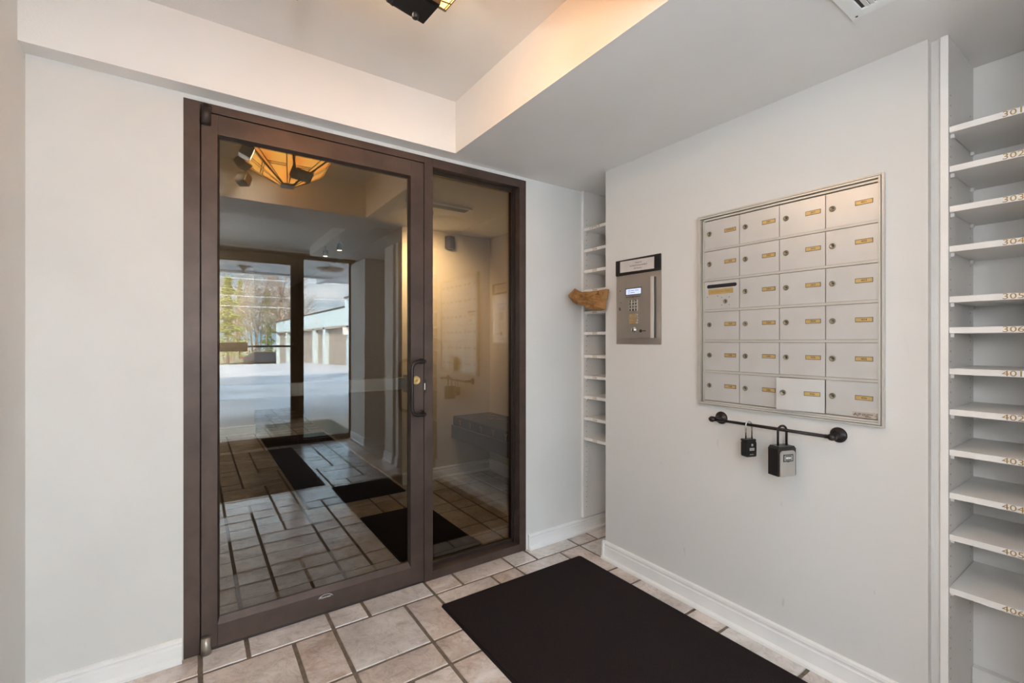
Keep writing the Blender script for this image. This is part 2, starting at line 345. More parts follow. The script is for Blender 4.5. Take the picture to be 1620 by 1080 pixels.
# ---- walls
w = MB(); w.box(XL - 0.14, XL, -1.66, 2.30, -0.05, ZR)
tag(w.build('wall_left', M['paint']), 'plain off-white wall at the far left edge', 'wall', kind='structure')
w = MB(); w.box(XL, -0.036, YG, 2.30, -0.05, ZL); w.box(1.589, 2.45, YG, 2.30, -0.05, ZL); w.box(-0.036, 1.589, YG, 2.30, 2.150, ZL)
w.box(-2.4, XL, YG + 0.0, 2.30, -0.05, ZR)
tag(w.build('wall_front', M['paint']), 'off-white wall around the bronze glass door and its sidelight', 'wall', kind='structure')
w = MB()
w.box(XW, 2.45, 0.447, 1.825, -0.05, ZL)
tag(w.build('wall_right', M['scuff']), 'scuffed off-white wall carrying the mailboxes and the intercom', 'wall', kind='structure')
w = MB(); w.box(2.45, 2.60, -1.66, 2.30, -0.05, ZL)
w.box(1.928, 2.45, 0.4235, 0.447, -0.05, ZL); w.box(1.61, 2.45, 0.035, 0.105, -0.05, ZL); w.box(1.61, 2.45, -0.28, -0.035, -0.05, ZL); w.box(1.61, 2.45, -1.52, -0.95, -0.05, ZL)
tag(w.build('wall_back', M['paint']), 'off-white wall piers beside the street door, seen in the door glass', 'wall', kind='structure')
w = MB(); w.box(XL, -0.06, YE - 0.14, YE, -0.05, ZT2); w.box(1.66, 2.45, YE - 0.14, YE, -0.05, ZT2); w.box(-0.06, 1.66, YE - 0.14, YE, 2.25, ZT2)
tag(w.build('wall_street', M['paint']), 'off-white wall around the street door, seen in the door glass', 'wall', kind='structure')

for n_, (ya, yb) in ((3, (-0.949, -0.281)), (4, (-0.034, 0.034))):  # dark panels added to give the openings between piers their shade
    dd = thing('door_%d' % n_, ['dark-stained side door between wall piers, seen in the door glass', 'dark slot between two narrow wall piers, seen in the door glass'][n_ - 3], 'door', (1.95, (ya + yb) / 2, 0), kind='structure')
    f = MB(); f.box(1.93, 1.97, ya, yb, 0.0, ZL); f.build('panel', M['darkwood'], dd)
    if n_ == 3: f = MB(); f.lathe([(0, 0.05), (0.02, 0.048), (0.026, 0.035), (0.012, 0.02), (0.012, 0.006), (0.03, 0.004), (0.03, 0)], 0, 20, onwall(-0.36, 1.0, 1.93)); f.build('knob', M['brass'], dd)
# ---- baseboards
def bb_prof(h, t): return [(0, 0), (t + 0.010, 0), (t + 0.010, 0.012), (t, 0.022), (t, h * 0.70), (t * 0.75, h * 0.74), (t * 0.75, h * 0.80), (t * 1.05, h * 0.86), (t * 0.9, h * 0.96), (t * 0.45, h), (0, h)]
def baseboard(mb, p0, p1, nrm, h=0.098, t=0.014):
    p0 = Vector(p0); p1 = Vector(p1); d = (p1 - p0).normalized(); nrm = Vector(nrm)
    mx = Matrix.Identity(4); 
    for j in range(3): mx[j][0] = nrm[j]; mx[j][1] = (0, 0, 1)[j]; mx[j][2] = d[j]
    mx.translation = p0; pr = bb_prof(h, t)
    mb.prism(pr, 0, (p1 - p0).length, 0, 0, mx)
b = MB(); baseboard(b, (XL, YG, 0), (-0.04, YG, 0), (0, -1, 0), 0.088)
tag(b.build('baseboard_left', M['trim']), 'white baseboard left of the bronze door', 'baseboard', kind='structure')
b = MB(); baseboard(b, (1.602, YG, 0), (2.42, YG, 0), (0, -1, 0), 0.088)
tag(b.build('baseboard_front', M['trim']), 'white baseboard right of the sidelight running into the shelf niche', 'baseboard', kind='structure')
b = MB(); baseboard(b, (XW, 0.447, 0), (XW, 1.840, 0), (-1, 0, 0), 0.100); b.box(XW - 0.02, 2.03, 1.825, 1.838, 0, 0.094, bev=0.002)
tag(b.build('baseboard_right', M['trim']), 'white baseboard under the mailbox wall', 'baseboard', kind='structure')
b = MB(); baseboard(b, (XL, -1.5, 0), (XL, 2.145, 0), (1, 0, 0), 0.088)
baseboard(b, (1.61, -0.95, 0), (1.61, -1.5, 0), (-1, 0, 0)); baseboard(b, (1.61, -0.035, 0), (1.61, -0.28, 0), (-1, 0, 0)); baseboard(b, (1.61, 0.105, 0), (1.61, 0.035, 0), (-1, 0, 0))
baseboard(b, (1.61, -0.95, 0), (1.92, -0.95, 0), (0, 1, 0))
tag(b.build('baseboard_back', M['trim']), 'white baseboards on the wall piers near the street door', 'baseboard', kind='structure')
# pale corner guards on the pier edges
for k, y in enumerate((-0.95, -0.28, -0.035)):
    b = MB(); b.box(1.606, 1.6105, y - 0.012 if k != 1 else y - 0.002, y + 0.002 if k != 1 else y + 0.012, 0.11, 1.25)
    tag(b.build('trim_%d' % (k + 1), M['brass']), 'narrow corner guard on a wall pier, seen in the door glass', 'corner guard', kind='structure')

# ---- bronze entrance assemblies
def entrance(n, yf, s, main):
    """s=+1: room side faces -Y (inner door); s=-1: room side faces +Y (street door)"""
    def Y(a, b): q = (yf + s * a, yf + s * b); return min(q), max(q)
    br = M['bronze'] if main else M['bronze2']
    lab = 'dark bronze glass door with D-handle and kick rail, facing the camera' if main else 'dark bronze street door with glass, seen reflected in the inner door'
    d = thing('door_%d' % n, lab, 'door', (0.48, yf, 0), kind='structure')
    x0, x1, m0, m1, xr, zt = -0.036, 0.0165, 0.953, 1.000, 1.589, 2.150
    H = 0 if main else 0.10
    if not main: x0, x1, m0, m1, xr, zt = -0.06, 0.0, 1.0, 1.06, 1.66, 2.25
    # fixed frame
    f = MB()
    a, b = Y(0.0, 0.115)
    f.box(x0, x1, a, b, 0, zt, bev=0.0015); f.box(m0 + 0.0005, m1, a, b, 0, zt, bev=0.0015)
    f.box(x1, m0, a, b, 2.117 + H, zt, bev=0.0015)
    f.build('door_frame', br, d)
    # threshold
    f = MB(); a, b = Y(0.004, 0.12); f.box(x1, m0, a, b, 0.0, 0.009, bev=0.002); f.build('threshold', M['bronze2'], d)
    f = MB(); a, b = Y(0.047, 0.114); f.box(x1 + 0.0002, x1 + 0.022, a, b, 0.01, 2.116 + H); f.box(m0 - 0.016, m0 + 0.0003, a, b, 0.01, 2.116 + H); f.box(x1 + 0.022, m0 - 0.016, a, b, 2.098 + H, 2.1165 + H); f.build('door_stop', M['gasket'], d)
    # leaf
    l0, l1 = x1 + 0.004, m0 - 0.0035
    gx0, gx1, gz0, gz1 = l0 + 0.0615, l1 - 0.0755, 0.118, 2.026 + H*0.75
    f = MB(); a, b = Y(0.0, 0.045)
    f.box(l0, gx0 - 0.008, a, b, 0.012, 2.112 + H, bev=0.0015); f.box(gx1 + 0.008, l1, a, b, 0.012, 2.112 + H, bev=0.0015)
    f.box(gx0 - 0.008, gx1 + 0.008, a, b, gz1 + 0.010, 2.112 + H, bev=0.0015); 
    f.box(gx0 - 0.008, gx1 + 0.008, a, b, 0.012, gz0 - 0.024, bev=0.0015)
    f.build('door_leaf', br, d)
    # sloped glazing bead, mitred
    f = MB(); ya = yf + s * 0.0015; yb = yf + s * 0.0165
    o = (gx0 - 0.009, gx1 + 0.009, gz0 - 0.025, gz1 + 0.011); i = (gx0, gx1, gz0, gz1)
    P = lambda x, z, y: (x, y, z)
    oc = [P(o[0], o[2], ya), P(o[1], o[2], ya), P(o[1], o[3], ya), P(o[0], o[3], ya)]; ic = [P(i[0], i[2], yb), P(i[1], i[2], yb), P(i[1], i[3], yb), P(i[0], i[3], yb)]
    yc = yf + s * 0.030
    bc = [P(i[0], i[2], yc), P(i[1], i[2], yc), P(i[1], i[3], yc), P(i[0], i[3], yc)]
    for k in range(4):
        k2 = (k + 1) % 4
        mi = 1 if k == 0 else 0
        f.quad(oc[k], oc[k2], ic[k2], ic[k], mi); f.quad(ic[k], ic[k2], bc[k2], bc[k], mi)
    f.build('glazing_bead', [M['bronze2'], M['bronze']], d)
    f = MB(); a, b = Y(0.019, 0.025); f.box(gx0 - 0.004, gx1 + 0.004, a, b, gz0 - 0.004, gz1 + 0.004); f.build('glass_pane', M['glass'] if main else M['glass2'], d)
    # push bar on the far side
    f = MB()
    if main:
        f.box(gx0 - 0.03, gx1 + 0.03, yf + 0.075, yf + 0.115, 0.972, 1.032, bev=0.004)
        f.box(gx0 - 0.05, gx0 - 0.01, yf + 0.0455, yf + 0.120, 0.955, 1.045, bev=0.004); f.box(gx1 + 0.012, gx1 + 0.062, yf + 0.0455, yf + 0.120, 0.955, 1.045, bev=0.004)
        f.build('push_bar', M['alu_w'], d)
    else:
        f.tube([(l0 + 0.03, yf + 0.06, 1.155), (l1 - 0.03, yf + 0.06, 1.155)], 0.011)
        f.box(l0 + 0.02, 0.48, yf + 0.001, yf + 0.055, 1.10, 1.20, bev=0.004); f.box(l1 - 0.06, l1 - 0.02, yf + 0.001, yf + 0.07, 1.12, 1.19, bev=0.004)
        f.build('push_bar', M['bronze'], d)
    if main:
        hx = 0.918
        pts = []; x_l = 0.862; x_r = 0.936; zt_, zb_ = 1.117, 0.857; rr = 0.034; yo = yf - 0.062
        pts.append((x_r, yf + 0.001, zt_)); pts.append((x_r, yf - 0.045, zt_)); pts.append((x_r - 0.006, yo + 0.004, zt_)); pts.append((x_r - 0.018, yo, zt_))
        for k in range(7):
            a_ = R(90 + 15 * k); pts.append((x_l + rr + rr * math.cos(a_), yo, zt_ - rr + rr * math.sin(a_)))
        for k in range(7):
            a_ = R(180 + 15 * k); pts.append((x_l + rr + rr * math.cos(a_), yo, zb_ + rr + rr * math.sin(a_)))
        pts += [(x_r - 0.018, yo, zb_), (x_r - 0.006, yo + 0.004, zb_), (x_r, yf - 0.045, zb_), (x_r, yf + 0.001, zb_)]
        f = MB(); f.tube(pts, 0.0088, seg=14)
        for z in (zt_, zb_): f.lathe([(0, 0), (0.015, 0), (0.015, 0.004), (0.009, 0.006)], mx=frame((x_r, yf - 0.006, z), (1, 0, 0), (0, 0, 1)) @ Matrix.Translation((0, 0, -0.006)))
        h = f.build('door_handle', M['orb'], d)
        f = MB(); f.lathe([(0.0, 0.004), (0.0075, 0.004), (0.0085, 0.0015), (0.015, 0.001), (0.0185, 0.006), (0.0205, 0.0055), (0.021, 0)], 0, 32, ondoor(0.908, 1.022, yf - 0.0008))
        f.box(-0.0009, 0.0009, -0.004, 0.004, 0.0038, 0.0045, 1, mx=ondoor(0.908, 1.022, yf - 0.0008))
        k_ = f.build('lock_cylinder', [M['brass'], M['gasket']], d); k_['label'] = 'brass key cylinder'
        f = MB(); f.box(m0 - 0.004, m0 + 0.010, yf - 0.0012, yf + 0.01, 0.955, 1.025, 0, bev=0.0008); f.box(m0 - 0.001, m0 + 0.0045, yf - 0.003, yf + 0.008, 0.972, 1.005, 1, bev=0.0006)
        f.build('latch', [M['gasket'], M['steel_d']], d)
        # pivots at the hinge side
        f = MB(); f.cyl((0.036, yf - 0.012, 2.062), (0.036, yf - 0.012, 2.135), 0.0165, 0.0175, seg=24); f.build('hinge_pivot', M['bronze2'], d)
        f = MB(); f.cyl((0.036, yf - 0.012, 0.003), (0.036, yf - 0.012, 0.066), 0.0185, 0.0165, seg=24); f.build('hinge_pivot', M['rail'], d)
        # maker's mark with its arc
        f = MB(); f.text('Kawneer', 0.0125, ondoor(0.481, 0.078, yf - 0.0006), 0, 0.0003, sx=1.05)
        arc = [(0.481 + 0.031 * math.cos(R(a_)), yf - 0.0008, 0.071 + 0.0185 * math.sin(R(a_))) for a_ in range(15, 166, 10)]
        f.tube(arc, 0.0008, seg=6); s_ = f.build('maker_mark', M['white'], d); s_['label'] = "white maker's name on the kick rail"
        # door closer plate
    # sidelight
    lab = 'dark bronze framed sidelight right of the glass door' if main else 'dark bronze sidelight of the street door, seen reflected'
    wn = thing('window_%d' % n, lab, 'window', ((m1 + xr) / 2, yf, 0), kind='structure')
    f = MB(); a, b = Y(0.0, 0.115); e = 0.0455
    f.box(m1 + 0.0005, xr, a, b, 0, 0.045, bev=0.0015); f.box(m1 + 0.0005, xr, a, b, 2.105 + H, zt, bev=0.0015); f.box(xr - e, xr, a, b, 0.045, 2.105 + H, bev=0.0015)
    f.build('window_frame', br, wn)
    f = MB(); a, b = Y(0.052, 0.064); g = 0.016
    xs0 = m1 + 0.001; xs1 = xr - e - 0.0005
    f.box(xs0, xs0 + 0.010, a, b, 0.046, 2.104 + H); f.box(xs1 - g, xs1, a, b, 0.046, 2.104 + H); f.box(xs0, xs1, a, b, 0.046, 0.046 + g); f.box(xs0, xs1, a, b, 2.104 + H - g, 2.104 + H)
    a, b = Y(0.042, 0.052); f.box(xs1 - g * 0.6, xs1, a, b, 0.046, 2.104 + H)
    f.build('glazing_bead', M['bronze2'], wn)
    f = MB(); a, b = Y(0.066, 0.072); f.box(xs0, xs1, a, b, 0.05, 2.10 + H); f.build('glass_pane', M['glass'] if main else M['glass2'], wn)
    return d
entrance(1, YG, 1, True)
entrance(2, YE, -1, False)

# ================================================================== SHELF UNITS
def shelf_unit(name_label, y0, y1, xf, xb, zs, nums, ltr_y, zbot, thick=0.0185, face_left=True, num_size=0.0215, num_sx=1.3):
    u = thing('shelving_unit', name_label, 'shelving unit', ((xf + xb) / 2, (y0 + y1) / 2, 0))
    p = 0.018
    f = MB(); f.box(xf, xb, y1 - p, y1, zbot, ZL - 0.001, bev=0.0008)
    for k in range(58):
        z = 0.16 + k * 0.032
        if z > ZL - 0.05: break
        f.box(xf + 0.022, xf + 0.0265, y1 - p - 0.0004, y1 - p + 0.001, z, z + 0.0045, 1)
        f.box(xb - 0.045, xb - 0.0405, y1 - p - 0.0004, y1 - p + 0.001, z, z + 0.0045, 1)
    f.build('side_panel', [M['shelf'], M['lockm']], u)
    f = MB(); f.box(xf, xb, y0, y0 + p, zbot, ZL - 0.001, bev=0.0008); f.build('side_panel', M['shelf'], u)
    f = MB(); f.box(xb, xb + 0.006, y0, y1, zbot, ZL - 0.001); f.build('back_panel', M['shelf'], u)
    f = MB(); f.box(xf - 0.005, xf + 0.002, y1 - 0.019, y1, zbot, ZL - 0.001, bev=0.001)
    f.build('face_strip', M['trim'], u)
    for z, n in zip(zs, nums):
        f = MB(); f.box(xf + 0.002, xb - 0.001, y0 + p + 0.001, y1 - p - 0.0015, z - thick, z, 0, bev=0.0012)
        if n: f.text(n, num_size, onwall(ltr_y, z - thick / 2, xf + 0.0013), 1, 0.0003, sx=num_sx)
        sh = f.build('shelf', [M['shelf'], M['gold']], u)
        for xx in (xf + 0.028, xb - 0.04):
            f = MB(); f.prism([(-0.008, 0), (0.008, 0), (0.008, -0.007), (0.002, -0.012), (-0.008, -0.012)], 0, 0.009, 0, 0.0006, frame((xx, y1 - p - 0.0005, z - thick - 0.0003), (1, 0, 0), (0, 0, 1)))
            f.build('shelf_clip', M['white'], sh)
    return u
zsA = [1.930, 1.795, 1.664, 1.540, 1.405, 1.274, 1.130, 0.999, 0.872, 0.737, 0.609]
shelf_unit('tall white niche shelving left of the mailbox wall with shelves OFFICE and 206 to 103', 1.842, YG - 0.001, 2.030, 2.38, zsA,
           ['OFFICE', '206', '205', '204', '203', '202', '201', '106', '105', '104', '103'], 2.046, 0.098)
zsB = [1.8815, 1.759, 1.635, 1.512, 1.356, 1.261, 1.134, 1.008, 0.883, 0.750, 0.621, 0.456]
shelf_unit('tall white shelving at the right edge with shelves numbered 301 to 406', 0.115, 0.423, 1.922, 2.228, zsB,
           ['301', '302', '303', '304', '305', '306', '401', '402', '403', '404', '405', '406'], 0.268, 0.0, num_size=0.0225, num_sx=1.35)
# filler between the wall end and unit B's side, and the base behind it
b = MB(); b.box(2.20, 2.227, 0.134, 0.404, 0.0, 0.100, bev=0.003)
tag(b.build('trim_5', M['trim']), 'white baseboard inside the numbered shelving at the right edge', 'baseboard', kind='structure')

# crumpled brown paper bag stuffed on shelf 203
random.seed(11)
f = MB(); bmm = f.bm
def paper_sheet(nu, nv, P, th=0.004):
    g = [[None] * (nv + 1) for _ in range(nu + 1)]
    for i in range(nu + 1):
        for j in range(nv + 1): g[i][j] = P(i / nu, j / nv)
    return g
from mathutils import noise as mnoise
def bag_outline(t):   # outline in (y, z) seen from the room; t around 0..1
    pts = [(2.0626, 1.5333), (2.0475, 1.5247), (2.0021, 1.5041), (1.9817, 1.5068), (1.9335, 1.503), (1.8626, 1.5028), (1.7958, 1.5042), (1.776, 1.501), (1.7868, 1.4479), (1.7977, 1.4421), (1.802, 1.3934), (1.843, 1.3868), (1.9211, 1.392), (1.9574, 1.4094), (1.9967, 1.4255), (2.037, 1.4329), (2.076, 1.4514), (2.1183, 1.4902), (2.1206, 1.4974)]
    n = len(pts); k = int(t * n) % n; fr = t * n - int(t * n); a = pts[k]; b_ = pts[(k + 1) % n]
    return a[0] + (b_[0] - a[0]) * fr, a[1] + (b_[1] - a[1]) * fr
cyb, czb = 1.94, 1.452; NR, NT = 16, 114
def bag_pt(r, t, front):
    y, z = bag_outline(t); yy = cyb + (y - cyb) * r; zz = czb + (z - czb) * r
    puff = (1 - r ** 4)
    v = Vector((yy * 17 + zz * 9, zz * 26 - yy * 7, 2.2)); fold = 1 - 2.2 * abs(mnoise.noise(v)) + 0.8 * (1 - 2 * abs(mnoise.noise(v * 2.3))) 
    if front: x = 1.880 - 0.016 * puff - 0.017 * fold * puff - 0.010 * max(0, (1.90 - yy) / 0.1)
    else:
        k = max(0.0, min(1.0, (yy - 1.862) / 0.03)) * max(0.0, min(1.0, (2.118 - yy) / 0.03)) * max(0.0, min(1.0, (zz - 1.4085) / 0.02)) * max(0.0, min(1.0, (1.516 - zz) / 0.02))
        x = 1.886 - 0.010 * max(0, (1.90 - yy) / 0.1) + 0.19 * k * puff
    return (x, yy, zz)
for front in (True, False):
    rings = []
    for a in range(1, NR + 1):
        rings.append([bmm.verts.new(bag_pt(a / NR, k / NT, front)) for k in range(NT)])
    cv = bmm.verts.new(bag_pt(0, 0, front))
    for k in range(NT): bmm.faces.new((cv, rings[0][k], rings[0][(k + 1) % NT]))
    for a in range(NR - 1):
        for k in range(NT): bmm.faces.new((rings[a][k], rings[a + 1][k], rings[a + 1][(k + 1) % NT], rings[a][(k + 1) % NT]))
    if front: r1 = rings[-1]
    else:
        for k in range(NT): bmm.faces.new((r1[k], rings[-1][k], rings[-1][(k + 1) % NT], r1[(k + 1) % NT]))
tag(f.build('paper_bag', M['kraft']), 'crumpled brown paper bag stuffed on a niche shelf, spilling past the wall corner', 'paper bag')

# ================================================================== MAILBOX BANK
mb_ = thing('mailbox_bank', 'aluminium wall mailbox bank of 24 doors with brass number plates', 'mailboxes', (XW, 0.89, 0.935))
yL, yR, zB, zTt = 1.2428, 0.5547, 0.929, 1.7795
f = MB()
o1 = 0.0125
def ring_frame(f, ya, yb, za, zb, wdt, x0, x1, mi=0, bev=0.001):
    f.box(x0, x1, ya - wdt, ya, za, zb, mi, bev); f.box(x0, x1, yb, yb + wdt, za, zb, mi, bev)
    f.box(x0, x1, yb + wdt, ya - wdt, za, za + wdt, mi, bev); f.box(x0, x1, yb + wdt, ya - wdt, zb - wdt, zb, mi, bev)
ring_frame(f, yL, yR, zB, zTt, 0.0065, XW - 0.016, XW - 0.0005)
ring_frame(f, yL - 0.0085, yR + 0.0085, zB + 0.0085, zTt - 0.0085, 0.007, XW - 0.019, XW - 0.0005)
f.box(XW - 0.005, XW - 0.0005, yR + 0.006, yL - 0.006, zB + 0.006, zTt - 0.006, 1)
f.build('frame', [M['alu_w'], M['lockm']], mb_)
cols = [1.2105, 1.0485, 0.8880, 0.7280, 0.5705]; rows = [1.7535, 1.6195, 1.4855, 1.3510, 1.2165, 1.0820, 0.9485]
f = MB()
for z in rows[1:-1]: f.box(XW - 0.0155, XW - 0.005, cols[-1], cols[0], z - 0.0035, z + 0.0060, bev=0.0012)
f.box(XW - 0.0155, XW - 0.005, cols[-1], cols[0], rows[0] - 0.001, rows[0] + 0.0065, bev=0.0012); f.box(XW - 0.0155, XW - 0.005, cols[-1], cols[0], rows[-1] - 0.0035, rows[-1] + 0.004, bev=0.0012)
f.box(XW - 0.0155, XW - 0.005, cols[0], cols[0] + 0.004, rows[-1], rows[0], bev=0.001)
f.build('divider_rails', M['alu_w'], mb_)
nums = [['OFFICE', '201', '301', '401'], ['103', '202', '302', '402'], [None, '203', '303', '403'], ['104', '204', '304', '404'], ['105', '205', '305', '405'], ['106', '206', '306', '406']]
def lockf(f, m, mi0=0, r=0.0105):
    f.lathe([(0, 0.0035), (r * 0.62, 0.0035), (r * 0.7, 0.0045), (r * 0.9, 0.004), (r, 0.001), (r, 0)], mi0, 24, m)
    f.box(-0.001, 0.0075, -0.0012, 0.0012, 0.0032, 0.0042, mi0 + 1, mx=m)
for r_ in range(6):
    for c_ in range(4):
        ya, yb = cols[c_] - 0.0012, cols[c_ + 1] + 0.0012; zb, zt = rows[r_ + 1] + 0.0072, rows[r_] - 0.0048
        wd = ya - yb; hh = zt - zb; zc = (zb + zt) / 2; opn = (r_ == 5 and c_ == 2)
        # local frame: origin at hinge (right edge), x to the right, y up, z out
        m = onwall(yb, zc, XW - 0.0115)
        if opn: m = m @ Matrix.Rotation(R(11), 4, 'Y') @ Matrix.Translation((0, 0, 0.006))
        f = MB(); f.box(-wd, 0, -hh / 2, hh / 2, -0.0015, 0.0, 0, 0.0005, m)
        d = None
        if nums[r_][c_] is None:
            # outgoing mail slot with rounded ends
            sl_ = []
            for a in range(-90, 91, 18): sl_.append((-0.0185 + 0.0078 * math.cos(R(a)), 0.0395 + 0.0078 * math.sin(R(a))))
            for a in range(90, 271, 18): sl_.append((-0.1395 + 0.0078 * math.cos(R(a)), 0.0395 + 0.0078 * math.sin(R(a))))
            f.prism(sl_, 0.0, 0.0006, 1, 0, m)
            for px, pz in ((-0.146, -0.006), (-0.097, -0.004), (-0.078, -0.0125), (-0.044, -0.0125), (-0.078, -0.045), (-0.044, -0.045)): f.lathe([(0, 0.0014), (0.0018, 0.0012), (0.0024, 0)], 2, 10, m @ Matrix.Translation((px, pz, 0)))
            d = f.build('door', [M['alu'], M['gasket'], M['lockm']], mb_); d['label'] = 'outgoing mail door with a letter slot'
            f = MB(); f.box(-0.140, -0.0265, 0.004, 0.0265, 0.0, 0.0012, 0, 0.0004, m); f.text('OUTGOING MAIL', 0.0115, m @ Matrix.Translation((-0.084, 0.0148, 0.0013)), 1, 0.0002, sx=1.0)
            f.build('name_plate', [M['brass'], M['gold']], d)
            f = MB(); lockf(f, m @ Matrix.Translation((-0.061, -0.030, 0)), 0, 0.0095); f.build('lock', [M['lockm'], M['gasket']], d)
            continue
        d = f.build('door', M['alu'], mb_)
        if opn: d['label'] = 'mailbox door 306 standing slightly ajar'
        f = MB(); f.box(-0.0655, -0.0140, -0.0015, 0.0145, 0.0, 0.0007, 1, 0.0002, m); f.box(-0.0640, -0.0155, 0.0, 0.0130, 0.0, 0.0014, 0, 0.0003, m)
        f.text(nums[r_][c_], 0.0098 if len(nums[r_][c_]) == 3 else 0.0085, m @ Matrix.Translation((-0.0395, 0.0065, 0.0015)), 2, 0.0002, sx=1.2)
        f.build('name_plate', [M['brass'], M['ink'], M['ink']], d)
        f = MB(); lockf(f, m @ Matrix.Translation((-0.1345 if c_ else -0.1355, 0.005, 0))); f.build('lock', [M['lockm'], M['gasket']], d)
# maker plate at the bottom right corner
m = onwall(0.6075, 0.9655, XW - 0.0185)
f = MB(); f.box(-0.034, 0.034, -0.0095, 0.0095, -0.0049, 0.0, 0, 0.0005, m); f.text('AJP', 0.0135, m @ Matrix.Translation((-0.0205, 0.0005, 0.0004)), 1, 0.0002, sx=1.1)
[f.box(a_, b_, z_ - 0.0009, z_ + 0.0009, 0.0, 0.0005, 2, 0, m) for a_, b_, z_ in ((-0.007, 0.004, 0.0032), (0.006, 0.024, 0.0032), (-0.007, 0.012, -0.0012), (0.002, 0.018, -0.0050))]
for px in (-0.031, 0.031): f.lathe([(0, 0.0008), (0.001, 0.0006), (0.0014, 0)], 2, 8, m @ Matrix.Translation((px, 0, 0)))
f.build('maker_plate', [M['steel'], M['blue'], M['ink']], mb_)['label'] = 'small steel plate with blue initials'

# ================================================================== INTERCOM
ic = thing('intercom_panel', 'brushed steel door-entry intercom with keypad and small lit display', 'intercom', (XW, 1.585, 1.195))
def WB(f, ya, yb, za, zb, x0, x1, mi=0, bev=0.001): f.box(XW - x1, XW - x0, min(ya, yb), max(ya, yb), za, zb, mi, bev)
f = MB(); WB(f, 1.741, 1.447, 1.200, 1.568, 0.0005, 0.004, 0, 0.001); f.build('back_plate', M['steel'], ic)
f = MB(); WB(f, 1.7165, 1.4785, 1.2335, 1.5385, 0.004, 0.022, 1, 0.0); WB(f, 1.7175, 1.496, 1.2325, 1.5395, 0.024, 0.0262, 0, 0.0008); WB(f, 1.4955, 1.478, 1.2325, 1.5395, 0.0225, 0.0262, 2, 0.0008)
hs = f.build('housing', [M['steel'], M['black'], M['steel_d']], ic)
XI = XW - 0.0264
f = MB(); WB(f, 1.656, 1.551, 1.4565, 1.4930, 0.0262, 0.0268, 1, 0.0002); WB(f, 1.6525, 1.5545, 1.4600, 1.4890, 0.0266, 0.0272, 0, 0.0002)
[f.box(a_, b_, -0.0012, 0.0012, 0, 0.0002, 2, 0, onwall(1.603, z_, XI - 0.0009)) for a_, b_, z_ in ((-0.036, -0.020, 1.479), (-0.016, 0.004, 1.479), (0.010, 0.034, 1.479), (-0.036, -0.024, 1.469), (-0.020, 0.008, 1.469))]
f.build('display', [M['lcd'], M['black'], M['blue']], ic)
f = MB(); WB(f, 1.655, 1.558, 1.446, 1.4485, 0.0262, 0.0266, 0, 0); WB(f, 1.6085, 1.6065, 1.441, 1.452, 0.0262, 0.0266, 0, 0)
f.build('label_strip', M['ink'], ic)
keys = ['1', '2', '3', '4', '5', '6', '7', '8', '9', '*', '0', '#']
for k in range(12):
    y = 1.6225 - (k % 3) * 0.019; z = 1.4255 - (k // 3) * 0.0155
    f = MB(); f.box(-0.0062, 0.0062, -0.0052, 0.0052, 0, 0.0042, 0, 0.0012, onwall(y, z, XI)); f.text(keys[k], 0.0072, onwall(y, z, XI - 0.0043), 1, 0.0001)
    f.build('key', [M['chrome'], M['ink']], ic)
for k in range(4):
    z = 1.352 - k * 0.0135
    f = MB(); f.box(-0.022, 0.022, -0.0045, 0.0045, 0, 0.0008, 0, 0.0003, onwall(1.609, z, XI)); f.build('name_tag', M['brass'], ic)
    f = MB(); f.lathe([(0, 0.004), (0.003, 0.004), (0.0042, 0.003), (0.0045, 0)], 0, 14, onwall(1.5785, z, XI)); f.build('call_button', M['chrome'], ic)
f = MB(); f.lathe([(0, 0.010), (0.0085, 0.010), (0.0115, 0.008), (0.0120, 0.004), (0.0150, 0.003), (0.0160, 0)], 0, 28, onwall(1.601, 1.2755, XI)); f.build('speaker_button', M['chrome'], ic)
f = MB(); f.lathe([(0, 0.003), (0.0065, 0.003), (0.008, 0.002), (0.0085, 0)], 0, 20, onwall(1.5565, 1.2695, XI)); f.box(-0.011, 0.011, -0.002, 0.002, 0, 0.0004, 0, 0, onwall(1.5355, 1.2695, XI)); f.build('key_switch', M['gasket'], ic)
f = MB(); f.lathe([(0, 0.004), (0.0055, 0.004), (0.0075, 0.0045), (0.0095, 0.003), (0.0100, 0)], 0, 24, onwall(1.693, 1.388, XI)); f.box(-0.001, 0.001, -0.004, 0.004, 0.0035, 0.0046, 1, 0, onwall(1.693, 1.388, XI)); f.build('lock', [M['lockm'], M['gasket']], ic)
f = MB(); f.lathe([(0, 0.0005), (0.0032, 0.0004), (0.0034, 0)], 0, 14, onwall(1.694, 1.484, XI)); f.build('microphone_hole', M['gasket'], ic); f = MB(); f.lathe([(0, 0.0005), (0.0026, 0.0004), (0.0028, 0)], 0, 14, onwall(1.690, 1.421, XI)); f.build('microphone_hole', M['gasket'], ic)
# sign above it
sg = thing('sign_holder', 'black sign holder with a white management card above the intercom', 'sign', (XW, 1.597, 1.565))
f = MB(); WB(f, 1.741, 1.449, 1.5685, 1.650, 0.0008, 0.010, 0, 0.0012); f.build('holder', M['black'], sg)
mm = onwall(1.597, 1.6115, XW - 0.0103) @ Matrix.Rotation(R(-1.0), 4, 'Z')
f = MB(); f.box(-0.1115, 0.1115, -0.0295, 0.0295, 0, 0.0006, 0, 0.0002, mm); f.text('Managed By', 0.0088, mm @ Matrix.Translation((0.012, 0.0135, 0.0008)), 1, 0.0001)
f.text('ADVANCE MANAGEMENT', 0.0098, mm @ Matrix.Translation((0.012, -0.0015, 0.0008)), 1, 0.0001); f.text('847-394-4071', 0.0092, mm @ Matrix.Translation((0.010, -0.0165, 0.0008)), 1, 0.0001)
f.build('card', [M['paper'], M['ink']], sg)

